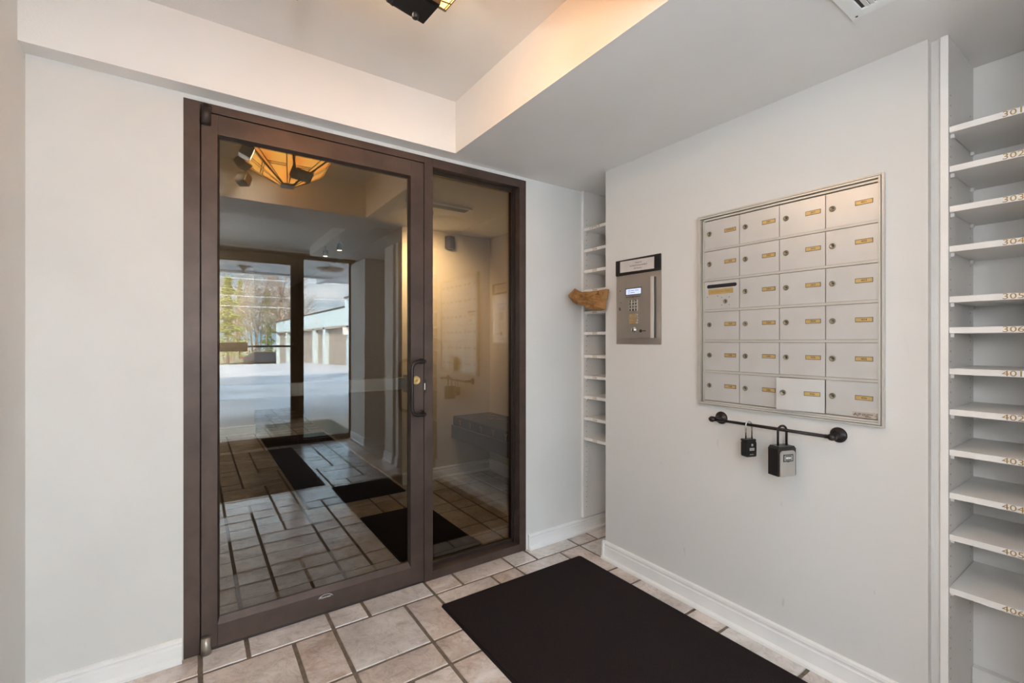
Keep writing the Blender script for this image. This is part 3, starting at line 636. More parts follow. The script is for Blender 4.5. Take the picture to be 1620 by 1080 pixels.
# ================================================================== BAR AND KEY BOXES
br = thing('towel_bar', 'dark bronze rail on round rosettes below the mailboxes', 'rail', (XW, 0.905, 0.883))
XB = 1.828; ZBAR = 0.883
f = MB(); f.tube([(XB, 1.150, ZBAR), (XB, 0.672, ZBAR)], 0.0062, seg=16); f.build('bar', M['orb'], br)
for y in (1.134, 0.690):
    f = MB(); mxx = onwall(y, ZBAR, XW - 0.0005)
    f.lathe([(0, 0), (0.0265, 0), (0.0275, 0.004), (0.0245, 0.009), (0.0205, 0.010), (0.0195, 0.013), (0.0150, 0.0145), (0.0115, 0.018), (0.0090, 0.030), (0.0085, 0.045), (0.0100, 0.054), (0.0105, 0.062)], 0, 36, mxx)
    f.build('rosette', M['orb'], br)
    f = MB(); e_ = 1 if y > 1 else -1
    f.lathe([(0, 0.0135), (0.0075, 0.0105), (0.0118, 0.004), (0.0125, -0.001), (0.0118, -0.006), (0.0085, -0.011), (0.0072, -0.014), (0.0072, -0.022)], 0, 24, frame((XB, y + 0.004 * e_, ZBAR), (0, 0, 1), (1, 0, 0) if e_ > 0 else (-1, 0, 0)))
    f.build('finial', M['orb'], br)
def shackle(f, w2, r, ztop, zbot, mx, mi=0):
    pts = [(-w2, 0, zbot), (-w2, 0, ztop - w2)] + [(w2 * math.cos(R(a)), 0, ztop - w2 + w2 * math.sin(R(a))) for a in range(165, 14, -15)] + [(w2, 0, ztop - w2), (w2, 0, zbot)]
    f.tube([mx @ Vector(p) for p in pts], r, mi, 12)
# grey-faced key box (hangs parallel to the wall)
kb = thing('key_lockbox', 'larger key lockbox with grey face hanging from the rail', 'lockbox', (XB, 0.845, 0.71), group=None)
mxk = Matrix.Translation((XB - 0.0, 0.851, 0)) @ Matrix.Rotation(R(72), 4, 'Z')       # local: x out from wall = -x
f = MB(); shackle(f, 0.0205, 0.0042, ZBAR + 0.0152, 0.815, mxk @ Matrix.Rotation(R(90), 4, 'Z')); f.build('shackle', M['orb'], kb)
pr = [(-0.043, 0.714), (0.043, 0.714), (0.043, 0.815), (0.035, 0.8245), (-0.035, 0.8245), (-0.043, 0.815)]
f = MB(); f.prism(pr, -0.024, 0.022, 0, 0.003, mxk @ frame((0, 0, 0), (0, -1, 0), (0, 0, 1))); bd = f.build('body', M['black'], kb)
face = [(-0.035, 0.7145), (0.035, 0.7145), (0.035, 0.797)] + [(0.0215 + 0.0135 * math.cos(R(a)), 0.797 + 0.0125 * math.sin(R(a))) for a in range(15, 91, 15)] + [(-0.0215 + 0.0135 * math.cos(R(a)), 0.797 + 0.0125 * math.sin(R(a))) for a in range(90, 180, 15)] + [(-0.035, 0.797)]
mk = mxk @ frame((0, 0, 0), (0, -1, 0), (0, 0, 1))
f = MB(); f.prism(face, 0.022, 0.0262, 0, 0.0008, mk); f.build('face_plate', M['greyface'], kb)['label'] = 'pale grey face plate'
f = MB(); f.box(-0.023, 0.023, 0.769, 0.796, 0.0262, 0.0275, 0, 0.0006, mk); f.box(-0.0190, 0.0190, 0.7725, 0.7925, 0.0270, 0.0278, 3, 0.0002, mk); f.box(-0.0135, 0.0135, 0.7745, 0.7905, 0.0275, 0.0282, 1, 0.0002, mk)
for k in range(4):
    f.cyl(mk @ Vector((-0.0118 + k * 0.006, 0.7825, 0.0255)), mk @ Vector((-0.0072 + k * 0.006, 0.7825, 0.0255)), 0.0052, mi=2, seg=14)
    f.text(str((k * 3 + 1) % 10), 0.0078, mk @ Matrix.Translation((-0.0095 + k * 0.006, 0.7825, 0.0310)), 1, 0.0001)
f.prism([(-0.009, 0.771), (-0.004, 0.7675), (0.004, 0.7675), (0.009, 0.771)], 0.0262, 0.0275, 0, 0, mk)
f.build('dial', [M['black'], M['ink'], M['white'], M['greyface']], kb)
# small black key box, turned on its shackle
ks = thing('key_lockbox', 'small black key lockbox on a chrome shackle, left on the rail', 'lockbox', (XB, 0.975, 0.752))
mxs = Matrix.Translation((XB, 0.978, 0)) @ Matrix.Rotation(R(70), 4, 'Z')
f = MB(); shackle(f, 0.0145, 0.0031, ZBAR + 0.0122, 0.820, mxs @ Matrix.Rotation(R(90), 4, 'Z')); f.build('shackle', M['chrome'], ks)
mks = mxs @ frame((0, 0, 0), (0, -1, 0), (0, 0, 1))
f = MB(); f.prism([(-0.022, 0.757), (0.022, 0.757), (0.024, 0.765), (0.024, 0.812), (0.019, 0.821), (-0.019, 0.821), (-0.024, 0.812), (-0.024, 0.765)], -0.017, 0.015, 0, 0.003, mks); f.build('body', M['black'], ks)
f = MB(); f.box(-0.024, 0.024, 0.818, 0.826, -0.018, 0.012, 0, 0.002, mks); f.build('cap', M['black'], ks)
f = MB(); f.box(-0.002, 0.006, 0.800, 0.809, 0.015, 0.0168, 0, 0.0005, mks); f.box(-0.010, 0.012, 0.782, 0.793, 0.015, 0.0165, 0, 0.0004, mks)
for k in range(4): f.box(-0.0085 + k * 0.005, -0.005 + k * 0.005, 0.7835, 0.7915, 0.0165, 0.0176, 0, 0.0003, mks)
f.box(-0.009, 0.009, 0.7655, 0.7685, 0.0148, 0.0154, 0, 0, mks)
f.build('dial', M['greyface'], ks)

# ================================================================== MATS
def floor_mat(label, x0, x1, y0, y1, grp=None):
    m = MB(); m.prism([(x0 + 0.01, y0), (x1 - 0.01, y0), (x1, y0 + 0.01), (x1, y1 - 0.01), (x1 - 0.01, y1), (x0 + 0.01, y1), (x0, y1 - 0.01), (x0, y0 + 0.01)], 0.0002, 0.0045, 1, 0.0015)
    m.prism([(x0 + 0.016, y0 + 0.012), (x1 - 0.016, y0 + 0.012), (x1 - 0.012, y0 + 0.016), (x1 - 0.012, y1 - 0.016), (x1 - 0.016, y1 - 0.012), (x0 + 0.016, y1 - 0.012), (x0 + 0.012, y1 - 0.016), (x0 + 0.012, y0 + 0.016)], 0.0045, 0.0085, 0, 0.0015)
    t_ = m.build('floor_mat', [M['mat'], M['matedge']]); tag(t_, label, 'floor mat'); return t_
floor_mat('black entrance mat on the tiles in the foreground below the mailboxes', 0.930, 1.795, 0.38, 1.926)
floor_mat('black entrance mat before the street door, seen reflected in the door glass', 0.02, 0.91, -1.38, 0.27)
floor_mat('black mat in the lobby just behind the glass door', 0.93, 1.41, 2.34, 3.19)
floor_mat('long black runner mat deeper in the lobby behind the glass', 0.67, 1.41, 3.55, 6.45)

# ================================================================== CEILING FITTINGS
# air vent in the low ceiling
v = thing('ceiling_vent', 'off-white louvred air vent in the ceiling at the top edge', 'vent', (1.42, 0.395, ZL))
vx0, vx1, vy0, vy1 = 1.245, 1.595, 0.245, 0.545
f = MB(); zz = ZL - 0.006
f.box(vx0, vx1, vy1 - 0.033, vy1, zz, ZL - 0.0003, 0, 0.0015); f.box(vx0, vx1, vy0, vy0 + 0.033, zz, ZL - 0.0003, 0, 0.0015); f.box(vx0, vx0 + 0.033, vy0 + 0.033, vy1 - 0.033, zz, ZL - 0.0003, 0, 0.0015); f.box(vx1 - 0.033, vx1, vy0 + 0.033, vy1 - 0.033, zz, ZL - 0.0003, 0, 0.0015)
f.lathe([(0, -0.002), (0.003, -0.0015), (0.0035, 0)], 1, 10, Matrix.Translation((vx1 - 0.012, vy1 - 0.014, zz)))
f.box(vx1 - 0.004, vx1 + 0.004, vy0, vy1 - 0.05, ZL - 0.0032, ZL - 0.0003, 1)
f.build('frame', [M['trim'], M['bronze']], v)
f = MB(); f.box(vx0 + 0.033, vx1 - 0.033, vy0 + 0.033, vy1 - 0.033, ZL - 0.0012, ZL - 0.0003); f.build('backing', M['ink'], v)
f = MB(); y = vy0 + 0.040
while y < vy1 - 0.036:
    f.box(vx0 + 0.033, vx1 - 0.033, -0.0065, 0.0065, -0.0008, 0.0008, 0, 0, Matrix.Translation((0, y, zz + 0.0028)) @ Matrix.Rotation(R(20), 4, 'X')); y += 0.0125
f.build('louvre', M['trim'], v)

# art-glass lamp in the tray
LC = Vector((0.480, 1.180, 0)); LA = R(3)  # orientation of its sides
lp = thing('pendant_lamp', 'amber art-glass pyramid ceiling lamp in the tray, mirrored in the door', 'lamp', (LC.x, LC.y, ZT))
hs_ = 0.2450; zr, za = 2.358, 2.196; hb = 0.035
ex = Vector((math.cos(LA), math.sin(LA), 0)); ey = Vector((-math.sin(LA), math.cos(LA), 0))
def LP(a, b_, z): return Vector((LC.x, LC.y, z)) + ex * a + ey * b_
sides = [(ex, ey), (ey, -ex), (-ex, -ey), (-ey, ex)]
for nrm_, tan in sides:
    def SP(u, t):      # u across -1..1, t 0 rim ..1 apex
        h = hs_ + (hb - hs_) * t; return Vector((LC.x, LC.y, zr + (za - zr) * t)) + nrm_ * h + tan * (u * h)
    f = MB()
    for a in range(4):
        for b_ in range(4): f.quad(SP(-1 + a * .5, b_ / 4), SP(-1 + (a + 1) * .5, b_ / 4), SP(-1 + (a + 1) * .5, (b_ + 1) / 4), SP(-1 + a * .5, (b_ + 1) / 4))
    pn = f.build('glass_panel', M['amber'], lp)
    f = MB()
    for (u0, t0, u1, t1) in [(-1, 0, -1, 1), (-1, 0, 1, 0), (-1, 1, 1, 1), (-.84, 0, -.84, 1), (.84, 0, .84, 1), (-.12, 0, -.12, 1), (.12, 0, .12, 1), (-1, .07, 1, .07), (-.84, .48, -.12, .48), (-.84, .53, -.12, .53), (.12, .48, .84, .48), (.12, .53, .84, .53)]:
        f.tube([SP(u0, t0), SP(u1, t1)], 0.0045 if abs(u0) == 1 and u0 == u1 else 0.0028, seg=6)
    f.build('lead_lines', M['came'], pn)
f = MB(); f.prism([(a * hb * 1.1, b_ * hb * 1.1) for a, b_ in ((-1, -1), (1, -1), (1, 1), (-1, 1))], za - 0.012, za + 0.002, 0, 0.002, Matrix.Translation((LC.x, LC.y, 0)) @ Matrix.Rotation(LA, 4, 'Z'))
f.build('bottom_cap', M['bronze2'], lp)
f = MB(); f.cyl((LC.x, LC.y, za), (LC.x, LC.y, ZT - 0.014), 0.006, seg=12); f.lathe([(0, -0.018), (0.05, -0.016), (0.062, -0.004), (0.062, -0.0005), (0, -0.0005)], 0, 28, Matrix.Translation((LC.x, LC.y, ZT))); f.build('stem', M['bronze2'], lp)
for sx_ in (-1, 1):
    f = MB(); p = LP(0.07 * sx_, 0.02, 2.292); f.lathe([(0, 0.028), (0.014, 0.022), (0.019, 0.008), (0.014, -0.010), (0.009, -0.020), (0.009, -0.03), (0, -0.03)], 0, 18, Matrix.Translation(p)); f.build('bulb', M['glow'], lp)
    bl = bpy.data.lights.new('bulb_light', 'POINT'); bl.energy = 0.35; bl.color = (1, 0.74, 0.45); bl.shadow_soft_size = 0.02
    bo = bpy.data.objects.new('bulb_light', bl); C.objects.link(bo); bo.location = p + Vector((0, 0, 0.034))

# track light: rail and square heads
tk = thing('track_light', 'metal track light with square heads beside the amber lamp, mirrored in the door', 'track light', (0.262, 1.1, ZT))
f = MB(); f.box(0.245, 0.279, 0.84, 1.50, ZT - 0.020, ZT - 0.0005, 0, 0.002); f.build('track', M['rail'], tk)
heads = [((0.255, 0.985, 2.245), (0.55, -0.75, -0.45), 1), ((0.245, 1.07, 2.32), (-0.6, -0.5, -0.6), 0), ((0.235, 1.44, 2.262), (0.9, 0.02, -0.35), 0)]
for p, dr, on in heads:
    p = Vector(p); dr = Vector(dr).normalized(); q = dr.to_track_quat('Z', 'Y').to_matrix().to_4x4(); q.translation = p
    f = MB(); f.cyl((0.262, p.y, ZT - 0.02), (0.262, p.y, p.z + 0.02), 0.0055); f.cyl((0.262, p.y, p.z + 0.02), p, 0.0055)
    f.box(-0.034, 0.034, -0.034, 0.034, -0.03, 0.03, 0, 0.004, q); hd = f.build('lamp_head', M['rail'], tk)
    f = MB(); f.box(-0.027, 0.027, -0.027, 0.027, 0.0302, 0.0312, 0, 0, q); f.build('lens', M['glow'], hd)
    sp = bpy.data.lights.new('track_spot', 'SPOT'); sp.energy = 3.2; sp.color = (1, 0.88, 0.72); sp.spot_size = R(140); sp.spot_blend = 0.8; sp.shadow_soft_size = 0.03
    spo = bpy.data.objects.new('track_spot', sp); C.objects.link(spo); spo.location = p + dr * 0.036; aim(spo, dr)
# black wedge-shaped fixture under the lamp's rim
f0 = thing('spotlight', 'black square spotlight head under the amber lamp at the top edge', 'spotlight', (0.50, 1.25, ZT))
q = Matrix.Translation((0.538, 1.298, 2.236)) @ Matrix.Rotation(R(1), 4, 'Z') @ Matrix.Rotation(R(9), 4, 'Y') @ Matrix.Rotation(R(6), 4, 'X')
f = MB(); f.box(-0.062, 0.062, -0.062, 0.062, -0.010, 0.010, 0, 0.004, q); f.box(-0.050, 0.050, -0.050, 0.050, -0.0145, -0.0125, 0, 0.0015, q); f.build('housing', M['black'], f0)
f = MB(); f.lathe([(0, -0.030), (0.008, -0.030), (0.010, -0.026), (0.010, -0.0145), (0.017, -0.0140)], 0, 20, q @ Matrix.Translation((0.022, 0.028, 0))); f.build('knob', M['black'], f0)
f = MB(); f.tube([(0.46, 1.47, ZT - 0.001), (0.46, 1.465, 2.36), (0.495, 1.355, 2.242)], 0.0065); f.lathe([(0, -0.012), (0.028, -0.010), (0.03, -0.0005), (0, -0.0005)], 0, 20, Matrix.Translation((0.46, 1.47, ZT))); f.build('arm', M['black'], f0)

# added globe lamp, brightens the room unseen from behind the viewpoint
GL = Vector((-0.20, -0.55, 1.50))
rl = thing('floor_lamp', 'white globe floor lamp standing behind the viewpoint by the left wall', 'lamp', (GL.x, GL.y, 0))
f = MB(); f.lathe([(0, 0.0005), (0.13, 0.0005), (0.13, 0.012), (0.03, 0.024), (0.012, 0.03), (0, 0.03)], 0, 30, Matrix.Translation((GL.x, GL.y, 0))); f.build('base', M['bronze2'], rl)
f = MB(); f.cyl((GL.x, GL.y, 0.025), (GL.x, GL.y, GL.z - 0.10), 0.010); f.lathe([(0.0, -0.125), (0.035, -0.12), (0.04, -0.085)], 0, 20, Matrix.Translation(GL)); f.build('pole', M['bronze2'], rl)
f = MB(); f.lathe([(0.11 * math.cos(R(a)), 0.11 * math.sin(R(a))) for a in range(-60, 91, 10)], 0, 32, Matrix.Translation(GL)); gb = f.build('globe', mat('lit_opal_glass', (1, 1, 1), 0.4, emit=(0.95, 0.97, 1.0), es=8.0), rl)
al = bpy.data.lights.new('globe_light', 'POINT'); al.energy = 66; al.color = (0.93, 0.96, 1.0); al.shadow_soft_size = 0.13
ao = bpy.data.objects.new('globe_light', al); C.objects.link(ao); ao.location = GL

# ================================================================== LOBBY BEHIND THE GLASS
w = MB(); w.box(2.31, 2.45, 2.301, 3.86, -0.05, 2.6)
tag(w.build('wall_lobby_right', M['lobbywall']), 'warm beige lobby wall behind the bench, seen through the sidelight', 'wall', kind='structure')
w = MB(); w.box(1.44, 2.31, 3.72, 3.86, -0.05, 2.6); w.box(1.44, 1.58, 3.86, 9.3, -0.05, 2.6)
tag(w.build('wall_lobby_middle', M['lobbywall']), 'warm beige lobby wall facing the sidelight', 'wall', kind='structure')
w = MB(); w.box(-2.4, 0.64, 6.87, 7.0, -0.05, 2.6); w.box(0.5, 0.64, 7.0, 9.3, -0.05, 2.6); w.box(0.64, 1.44, 9.2, 9.34, -0.05, 2.6)
tag(w.build('wall_lobby_far', M['lobbywall']), 'pale far wall of the lobby beside the corridor', 'wall', kind='structure')
w = MB(); w.box(-2.4, -2.26, 2.30, 6.87, -0.05, 2.6)
tag(w.build('wall_lobby_left', M['lobbywall']), 'left wall of the lobby behind the glass', 'wall', kind='structure')
w = MB(); w.box(-2.4, 2.6, 2.301, 9.4, 2.185, 2.62)
tag(w.build('ceiling_lobby', M['ceil']), 'lobby ceiling behind the glass', 'ceiling', kind='structure')
b = MB(); baseboard(b, (2.31, 3.72, 0), (1.44, 3.72, 0), (0, -1, 0), 0.10); baseboard(b, (2.31, 2.31, 0), (2.31, 3.72, 0), (-1, 0, 0), 0.10); baseboard(b, (-2.2, 6.87, 0), (0.655, 6.87, 0), (0, -1, 0), 0.12)
tag(b.build('baseboard_lobby', M['trim']), 'white baseboards of the lobby behind the glass', 'baseboard', kind='structure')
bn = thing('bench', 'dark built-in bench with patterned cushion behind the sidelight', 'bench', (2.1, 3.1, 0.35))
f = MB(); f.box(1.901, 2.309, 2.36, 3.719, 0.352, 0.460, 0, 0.003); f.build('plinth', M['darkwood'], bn)
f = MB(); f.box(1.918, 2.309, 2.36, 3.719, 0.4605, 0.543, 0, 0.012)
random.seed(4)
for k in range(13):
    cx = 1.96 + random.random() * 0.3; cy = 2.45 + k * 0.095 + random.uniform(-.03, .03); an = random.uniform(-0.6, 0.6)
    for a_, ln in ((0, .05), (0.7, .045), (-0.7, .045)):
        dx = math.sin(an + a_) * ln; dy = math.cos(an + a_) * ln; s_ = -1 if a_ == 0 else 1
        f.tube([(cx, cy, 0.5437), (cx + dx * s_, cy + dy * s_, 0.5437)], 0.0042, 1, 6)
for k in range(7):
    cy = 2.5 + k * 0.18
    for a_ in (0, 0.7, -0.7):
        s_ = -1 if a_ == 0 else 1; f.tube([(1.9175, cy, 0.50), (1.9175, cy + math.sin(a_) * .03 * s_, 0.50 + math.cos(a_) * .03 * s_)], 0.0038, 1, 6)
f.build('cushion', [M['bench'], M['twig']], bn)
sc = thing('wall_speaker', 'small dark box speaker high on the lobby wall, seen through the sidelight', 'speaker', (1.86, 3.72, 2.09))
f = MB(); f.box(-0.032, 0.032, -0.03, 0.03, -0.055, 0.055, 0, 0.004, Matrix.Translation((1.862, 3.672, 2.088)) @ Matrix.Rotation(R(25), 4, 'Z')); f.build('body', M['bronze2'], sc)
f = MB(); f.box(-0.016, 0.016, -0.034, -0.030, -0.02, 0.025, 0, 0.001, Matrix.Translation((1.862, 3.672, 2.088)) @ Matrix.Rotation(R(25), 4, 'Z')); f.build('grille', M['black'], sc)
f = MB(); f.cyl((1.862, 3.69, 2.09), (1.862, 3.7195, 2.09), 0.012); f.build('bracket', M['black'], sc)
f = MB(); f.box(1.20, 1.67, 2.93, 3.03, 2.170, 2.1848, 0, 0.002); f.box(1.22, 1.65, 2.945, 3.015, 2.1685, 2.1715, 1)
tag(f.build('ceiling_diffuser', [M['trim'], M['ink']]), 'slot air diffuser in the lobby ceiling, seen through the sidelight', 'vent')
for (x, y, lb_) in ((1.10, 4.95, 'farther of two small lit spotlights on the lobby ceiling'), (1.14, 4.55, 'nearer of two small lit spotlights on the lobby ceiling')):
    lt = thing('lobby_spotlight', lb_, 'spotlight', (x, y, 2.185), 'lobby spotlights')
    f = MB(); f.cyl((x, y, 2.184), (x, y, 2.14), 0.008); f.build('stem', M['black'], lt)
    f = MB(); f.cyl((x, y, 2.145), (x, y + 0.01, 2.085), 0.024, 0.028); h_ = f.build('lamp_head', M['black'], lt)
    f = MB(); f.lathe([(0, -0.002), (0.020, 0)], 0, 16, Matrix.Translation((x, y + 0.01, 2.083))); f.build('lens', M['glow'], h_)
def lobby_lamp(x, y, e, lab, q=None):
    t_ = thing('lobby_ceiling_light', lab, 'ceiling light', (x, y, 2.18))
    f = MB(); f.lathe([(0, -0.0005), (0.06, -0.0005), (0.06, -0.02), (0.055, -0.022)], 0, 28, Matrix.Translation((x, y, 2.185))); f.build('rim', M['bronze'], t_)
    f = MB(); f.lathe([(0.055, -0.018), (0.045, -0.03), (0, -0.04)], 0, 28, Matrix.Translation((x, y, 2.185))); f.build('diffuser', M['glow'], t_)
    a_ = bpy.data.lights.new('lobby_lamp', 'SPOT' if q else 'POINT'); a_.energy = e; a_.color = (1, 0.76, 0.46) if x > 0 else (1, 0.93, 0.82); a_.shadow_soft_size = 0.08
    ob = bpy.data.objects.new('lobby_lamp', a_); C.objects.link(ob); ob.location = (x, y, 2.10)
    if q: a_.spot_size = R(95); a_.spot_blend = 1.0; aim(ob, q)
lobby_lamp(-0.15, 6.0, 34, 'flush lobby ceiling light left of the glass door, out of sight', (0.35, 0.8, -0.75))
lobby_lamp(1.42, 3.20, 60.0, 'small flush lobby ceiling light above the bench corner', (0.30, 0.75, -0.55))

# ================================================================== OUTSIDE
w = MB(); w.box(-26, XL - 0.14, -1.80, 12, -0.6, 12.5); w.box(2.62, 9, -1.80, 12, -0.6, 12.5); w.box(XL - 0.14, 2.62, -1.80, 12, ZR, 12.5)
w.box(XL - 0.14, 2.62, 9.4, 12, -0.6, ZR)
tag(w.build('wall_exterior', M['exterior']), 'outer shell of the apartment building above and beside the vestibule', 'wall', kind='structure')
g = MB(); v_ = []
ys = [(-1.64, -0.12), (-18, -0.12), (-34, -0.50), (-52, -1.35), (-75, -1.6)]
for (ya, za_), (yb, zb_) in zip(ys[:-1], ys[1:]): g.quad((-60, ya, za_), (-60, yb, zb_), (60, yb, zb_), (60, ya, za_))
tag(g.build('parking_lot', M['asphalt']), 'grey asphalt parking lot outside the street door, seen reflected', 'ground', kind='structure')
g = MB(); g.box(-80, 80, -130, -54, -2.0, -1.2)
tag(g.build('verge', M['grass']), 'winter verge under the trees beyond the parking lot', 'ground', kind='structure')
g = MB(); g.box(-3.2, 4.5, -3.55, -1.66, -0.12, -0.02, bev=0.01)
tag(g.build('door_slab', M['conc']), 'concrete slab outside the street door', 'ground', kind='structure')
g = MB(); g.box(0.85, 1.75, -3.2, -1.75, -0.0198, -0.008, bev=0.003)
tag(g.build('outdoor_mat', M['grn']), 'grey-green mat on the concrete slab outside', 'floor mat')
g = MB(); g.box(-5, 2.3, -5.4, -1.81, 2.50, 2.62); g.box(2.3, 6, -6.4, -1.81, 2.50, 2.62); g.box(-5, 2.3, -5.5, -5.4, 2.46, 2.95); g.box(2.2, 2.3, -6.4, -5.5, 2.46, 2.95)
tag(g.build('canopy', M['soffit']), 'pale soffit of the entrance canopy outside', 'canopy', kind='structure')
f = MB(); f.lathe([(0, -0.0405), (0.17, -0.038), (0.22, -0.015), (0.22, -0.001)], 0, 30, Matrix.Translation((1.98, -4.2, 2.50)))
tag(f.build('canopy_light', M['bark']), 'round unlit light on the canopy soffit outside', 'light')
f = MB(); f.lathe([(0, -0.12), (0.02, -0.12), (0.03, -0.05), (0.07, -0.02), (0.11, -0.001)], 0, 20, Matrix.Translation((0.69, -4.75, 2.50)))
tag(f.build('sprinkler', M['bark']), 'small hanging sprinkler head on the canopy soffit', 'sprinkler')

gg = thing('garage_row', 'long flat-roofed garage row with pale blue fascia across the parking lot', 'garage', (10, -36, -0.5))
XGa = 7.17; pil = [-22.3, -28.2, -31.5, -37.2, -43.6, -49.8]
def gz(y): 
    for (ya, za_), (yb, zb_) in zip(ys[:-1], ys[1:]):
        if yb <= y <= ya: return za_ + (zb_ - za_) * (y - ya) / (yb - ya)
    return -1.3
f = MB(); f.box(XGa + 0.3, 14, -50.2, -19.0, -1.5, 3.05); f.box(XGa - 0.05, XGa + 0.3, -50.2, -22.0, 2.10, 3.15, bev=0.03)
f.box(XGa - 0.3, 14, -22.0, -18.6, 2.05, 3.55, bev=0.03); f.build('wall', M['gar'], gg)
f = MB(); f.box(XGa - 0.10, 14.1, -50.3, -22.0, 3.151, 3.22); f.box(XGa - 0.36, 14.1, -22.0, -18.5, 3.551, 3.63); f.build('roof_edge', M['bronze'], gg)
f = MB(); f.box(XGa - 0.06, XGa + 0.3, -50.2, -22.1, 1.97, 2.099); f.build('lintel', M['gard'], gg)
for y in pil:
    f = MB(); f.box(XGa - 0.06, XGa + 0.45, y - 0.28, y + 0.28, gz(y), 2.12, bev=0.02); f.build('pier', M['gar'], gg)
for a, b_ in zip(pil[:-1], pil[1:]):
    z0 = max(gz(a), gz(b_)); f = MB(); f.box(XGa + 0.22, XGa + 0.298, b_ + 0.3, a - 0.3, z0 - 0.3, 1.98)
    npn = max(3, int((a - b_) / 1.2)); wd = (a - b_ - 0.7) / npn
    for r_ in range(4):
        for c_ in range(npn): f.box(XGa + 0.205, XGa + 0.221, b_ + 0.38 + c_ * wd, b_ + 0.38 + c_ * wd + wd * 0.82, z0 + 0.08 + r_ * 0.47, z0 + 0.08 + r_ * 0.47 + 0.34, bev=0.012)
    f.build('garage_door', M['gard'], gg)
f = MB(); f.text('5', 0.75, frame((XGa - 0.055, -30.4, 2.60), (0, -1, 0), (0, 0, 1)), 0, 0.01); f.build('number', M['orange'], gg)['label'] = 'orange number on the fascia'
f = MB(); f.box(XGa - 0.30, XGa - 0.06, -22.45, -22.15, 1.55, 1.95, bev=0.02); f.build('wall_light', M['soffit'], gg)
# low car by the garage end
cr_ = thing('car', 'dark parked car at the far end of the garage row', 'car', (6.0, -53, -1.3))
f = MB(); mxc = frame((6.3, -53.0, -1.35), (0, 0, 0.0001) if False else (1, 0, 0), (0, 1, 0))
f.prism([(-2.1, 0.25), (2.1, 0.25), (2.15, 0.75), (1.3, 0.92), (0.7, 1.38), (-1.1, 1.40), (-1.7, 0.95), (-2.15, 0.85)], -0.85, 0.85, 0, 0.06, frame((6.4, -53, -1.40), (1, 0, 0), (0, 0, 1))); f.build('body', M['carpaint'], cr_)
f = MB(); f.box(4.22, 4.26, -53.75, -53.4, -0.72, -0.55); f.box(4.22, 4.26, -52.6, -52.25, -0.72, -0.55); f.build('tail_light', M['red'], cr_)
for x in (5.0, 7.8):
    for y in (-53.87, -52.13): f = MB(); f.cyl((x, y - 0.08, -1.08), (x, y + 0.08, -1.08), 0.31, seg=20); f.build('wheel', M['black'], cr_)
# cables over the lot
for k, (z, x1) in enumerate(((7.55, 30), (5.75, 30), (4.70, 30))):
    f = MB(); f.tube([(-20 + t_ * 5, -50, z + 0.0012 * ((-20 + t_ * 5) - 5) ** 2) for t_ in range(12)], 0.03, seg=6)
    tag(f.build('overhead_cable', M['wire']), ['highest of three pale overhead cables before the trees', 'middle of three pale overhead cables before the trees', 'lowest of three pale overhead cables before the trees'][k], 'cable', group='overhead cables')

# bare trees
def bare_tree(seed, h, m_, name, label, thick=0.17, fine=1.0):
    rnd = random.Random(seed); root = thing(name, label, 'tree', (0, 0, 0), group='trees beyond the parking lot')
    tr = MB(); tw = MB()
    def grow(mb, p, d, ln, r, lev):
        n = 4; pts = [p]; rs = [r]; dd = d.copy()
        for k in range(n):
            dd = (dd + Vector((rnd.uniform(-.12, .12), rnd.uniform(-.12, .12), rnd.uniform(-.02, .10)))).normalized(); pts.append(pts[-1] + dd * ln / n); rs.append(r * (1 - 0.75 * (k + 1) / n))
        mb.tube(pts, rs, 0, 5 if lev else 8, close=False)
        if lev >= 3: return
        cnt = (15, 7, 5)[lev]
        for k in range(cnt):
            f_ = (0.28 if lev == 0 else 0.15) + (0.72 if lev == 0 else 0.8) * (k + rnd.random()) / cnt; i_ = min(int(f_ * n), n - 1); q_ = pts[i_].lerp(pts[i_ + 1], f_ * n - i_)
            a_ = rnd.uniform(0, 2 * PI); up = (0.55, 0.45, 0.3)[lev]
            nd = (Vector((math.cos(a_), math.sin(a_), up + rnd.uniform(-.2, .3))) + dd * 0.35).normalized()
            grow(tw, q_, nd, ln * (0.36, 0.50, 0.5)[lev] * (1.15 - 0.5 * f_), max(r * (1 - f_ * .8) * 0.34, 0.016 * fine), lev + 1)
    grow(tr, Vector((0, 0, 0)), Vector((0, 0, 1)), h, thick, 0)
    tr.build('trunk', m_, root); tw.build('branches', m_, root); return root
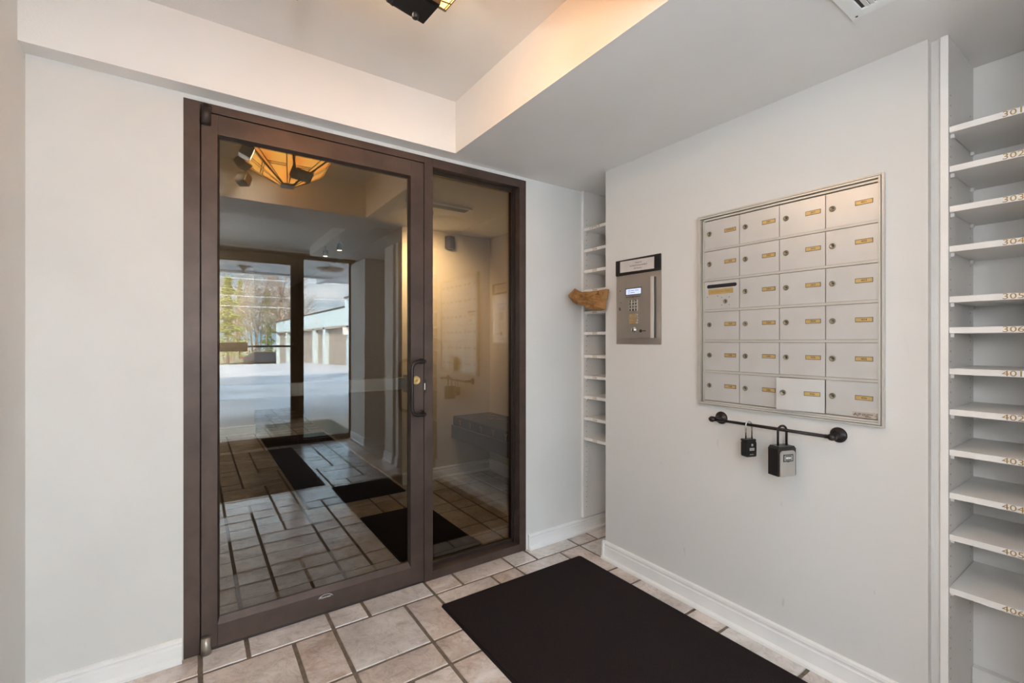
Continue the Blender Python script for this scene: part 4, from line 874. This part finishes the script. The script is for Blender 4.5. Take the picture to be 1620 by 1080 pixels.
def conifer(seed, h, label, w=1.5):
    rnd = random.Random(seed); root = thing('conifer_tree', label, 'tree', (0, 0, 0), group='trees beyond the parking lot')
    f = MB(); f.tube([(0, 0, 0), (0, 0, h * .5), (0, 0, h)], [0.16, 0.1, 0.02], 0, 8); f.build('trunk', M['bark'], root)
    f = MB()
    for k in range(1500):
        t_ = rnd.random() ** 0.8; z = h * (0.10 + 0.90 * t_); rr = w * (1 - t_) ** 0.75 * (0.55 + 0.45 * math.sin(t_ * 40)) * math.sqrt(rnd.random()) + 0.06; a_ = rnd.uniform(0, 2 * PI)
        c_ = Vector((rr * math.cos(a_), rr * math.sin(a_), z - rr * 0.25)); s_ = rnd.uniform(0.12, 0.24)
        o_ = Vector((math.cos(a_), math.sin(a_), -0.15)).normalized(); t2 = Vector((-math.sin(a_), math.cos(a_), 0)); n_ = o_.cross(t2)
        vs = [f.bm.verts.new(c_ + q_) for q_ in (o_ * s_ * 1.4, t2 * s_ * .6, -o_ * s_, -t2 * s_ * .6, n_ * s_ * .45, -n_ * s_ * .35)]
        for i_, j_ in ((0, 1), (1, 2), (2, 3), (3, 0)): f.bm.faces.new((vs[i_], vs[j_], vs[4])); f.bm.faces.new((vs[j_], vs[i_], vs[5]))
    f.build('needles', M['needle'], root, fixn=False); return root
protos = [bare_tree(1, 11.5, M['bark'], 'bare_tree', 'brown bare tree beyond the lot, nearest the garage end'), bare_tree(2, 10.0, M['bark2'], 'bare_tree', 'pale-trunked bare tree in the middle of the tree line', 0.14)]
spots = [(0, 9.2, -57, 1.0, 0), (1, 6.2, -56, 0.92, 0)]
random.seed(21)
descr = ['slender bare tree behind the front row of the tree line', 'bare tree among the thicket beyond the parking lot']
for k in range(20): spots.append((k % 2, 1.0 + k * 0.62 + random.uniform(-.4, .4), -58 - random.random() * 14, random.uniform(0.62, 0.98), 1))
used = set()
for k, (pi_, x, y, s_, dup) in enumerate(spots):
    r_ = protos[pi_] if pi_ not in used else copy_tree(protos[pi_]); used.add(pi_)
    r_.location = (x, y, -1.2); r_.scale = (s_, s_, s_); r_.rotation_euler = (0, 0, k * 1.7)
    if dup: r_['label'] = ['bare brown tree in the thicket beyond the parking lot', 'bare pale tree in the thicket beyond the parking lot'][pi_]; r_['group'] = ['brown trees in the thicket', 'pale trees in the thicket'][pi_]
cf = conifer(3, 9.3, 'big yellow-green conifer at the left of the tree line', 1.9); cf.location = (2.9, -53, -1.2)
c2 = copy_tree(cf); c2.location = (4.9, -66, -1.2); c2.scale = (0.8, 0.8, 1.12); c2['label'] = 'dark-topped conifer standing behind the bare trees'
c3 = copy_tree(cf); c3.location = (8.4, -68, -1.2); c3.scale = (0.7, 0.7, 1.02); c3['label'] = 'narrow conifer behind the bare trees near the garages'
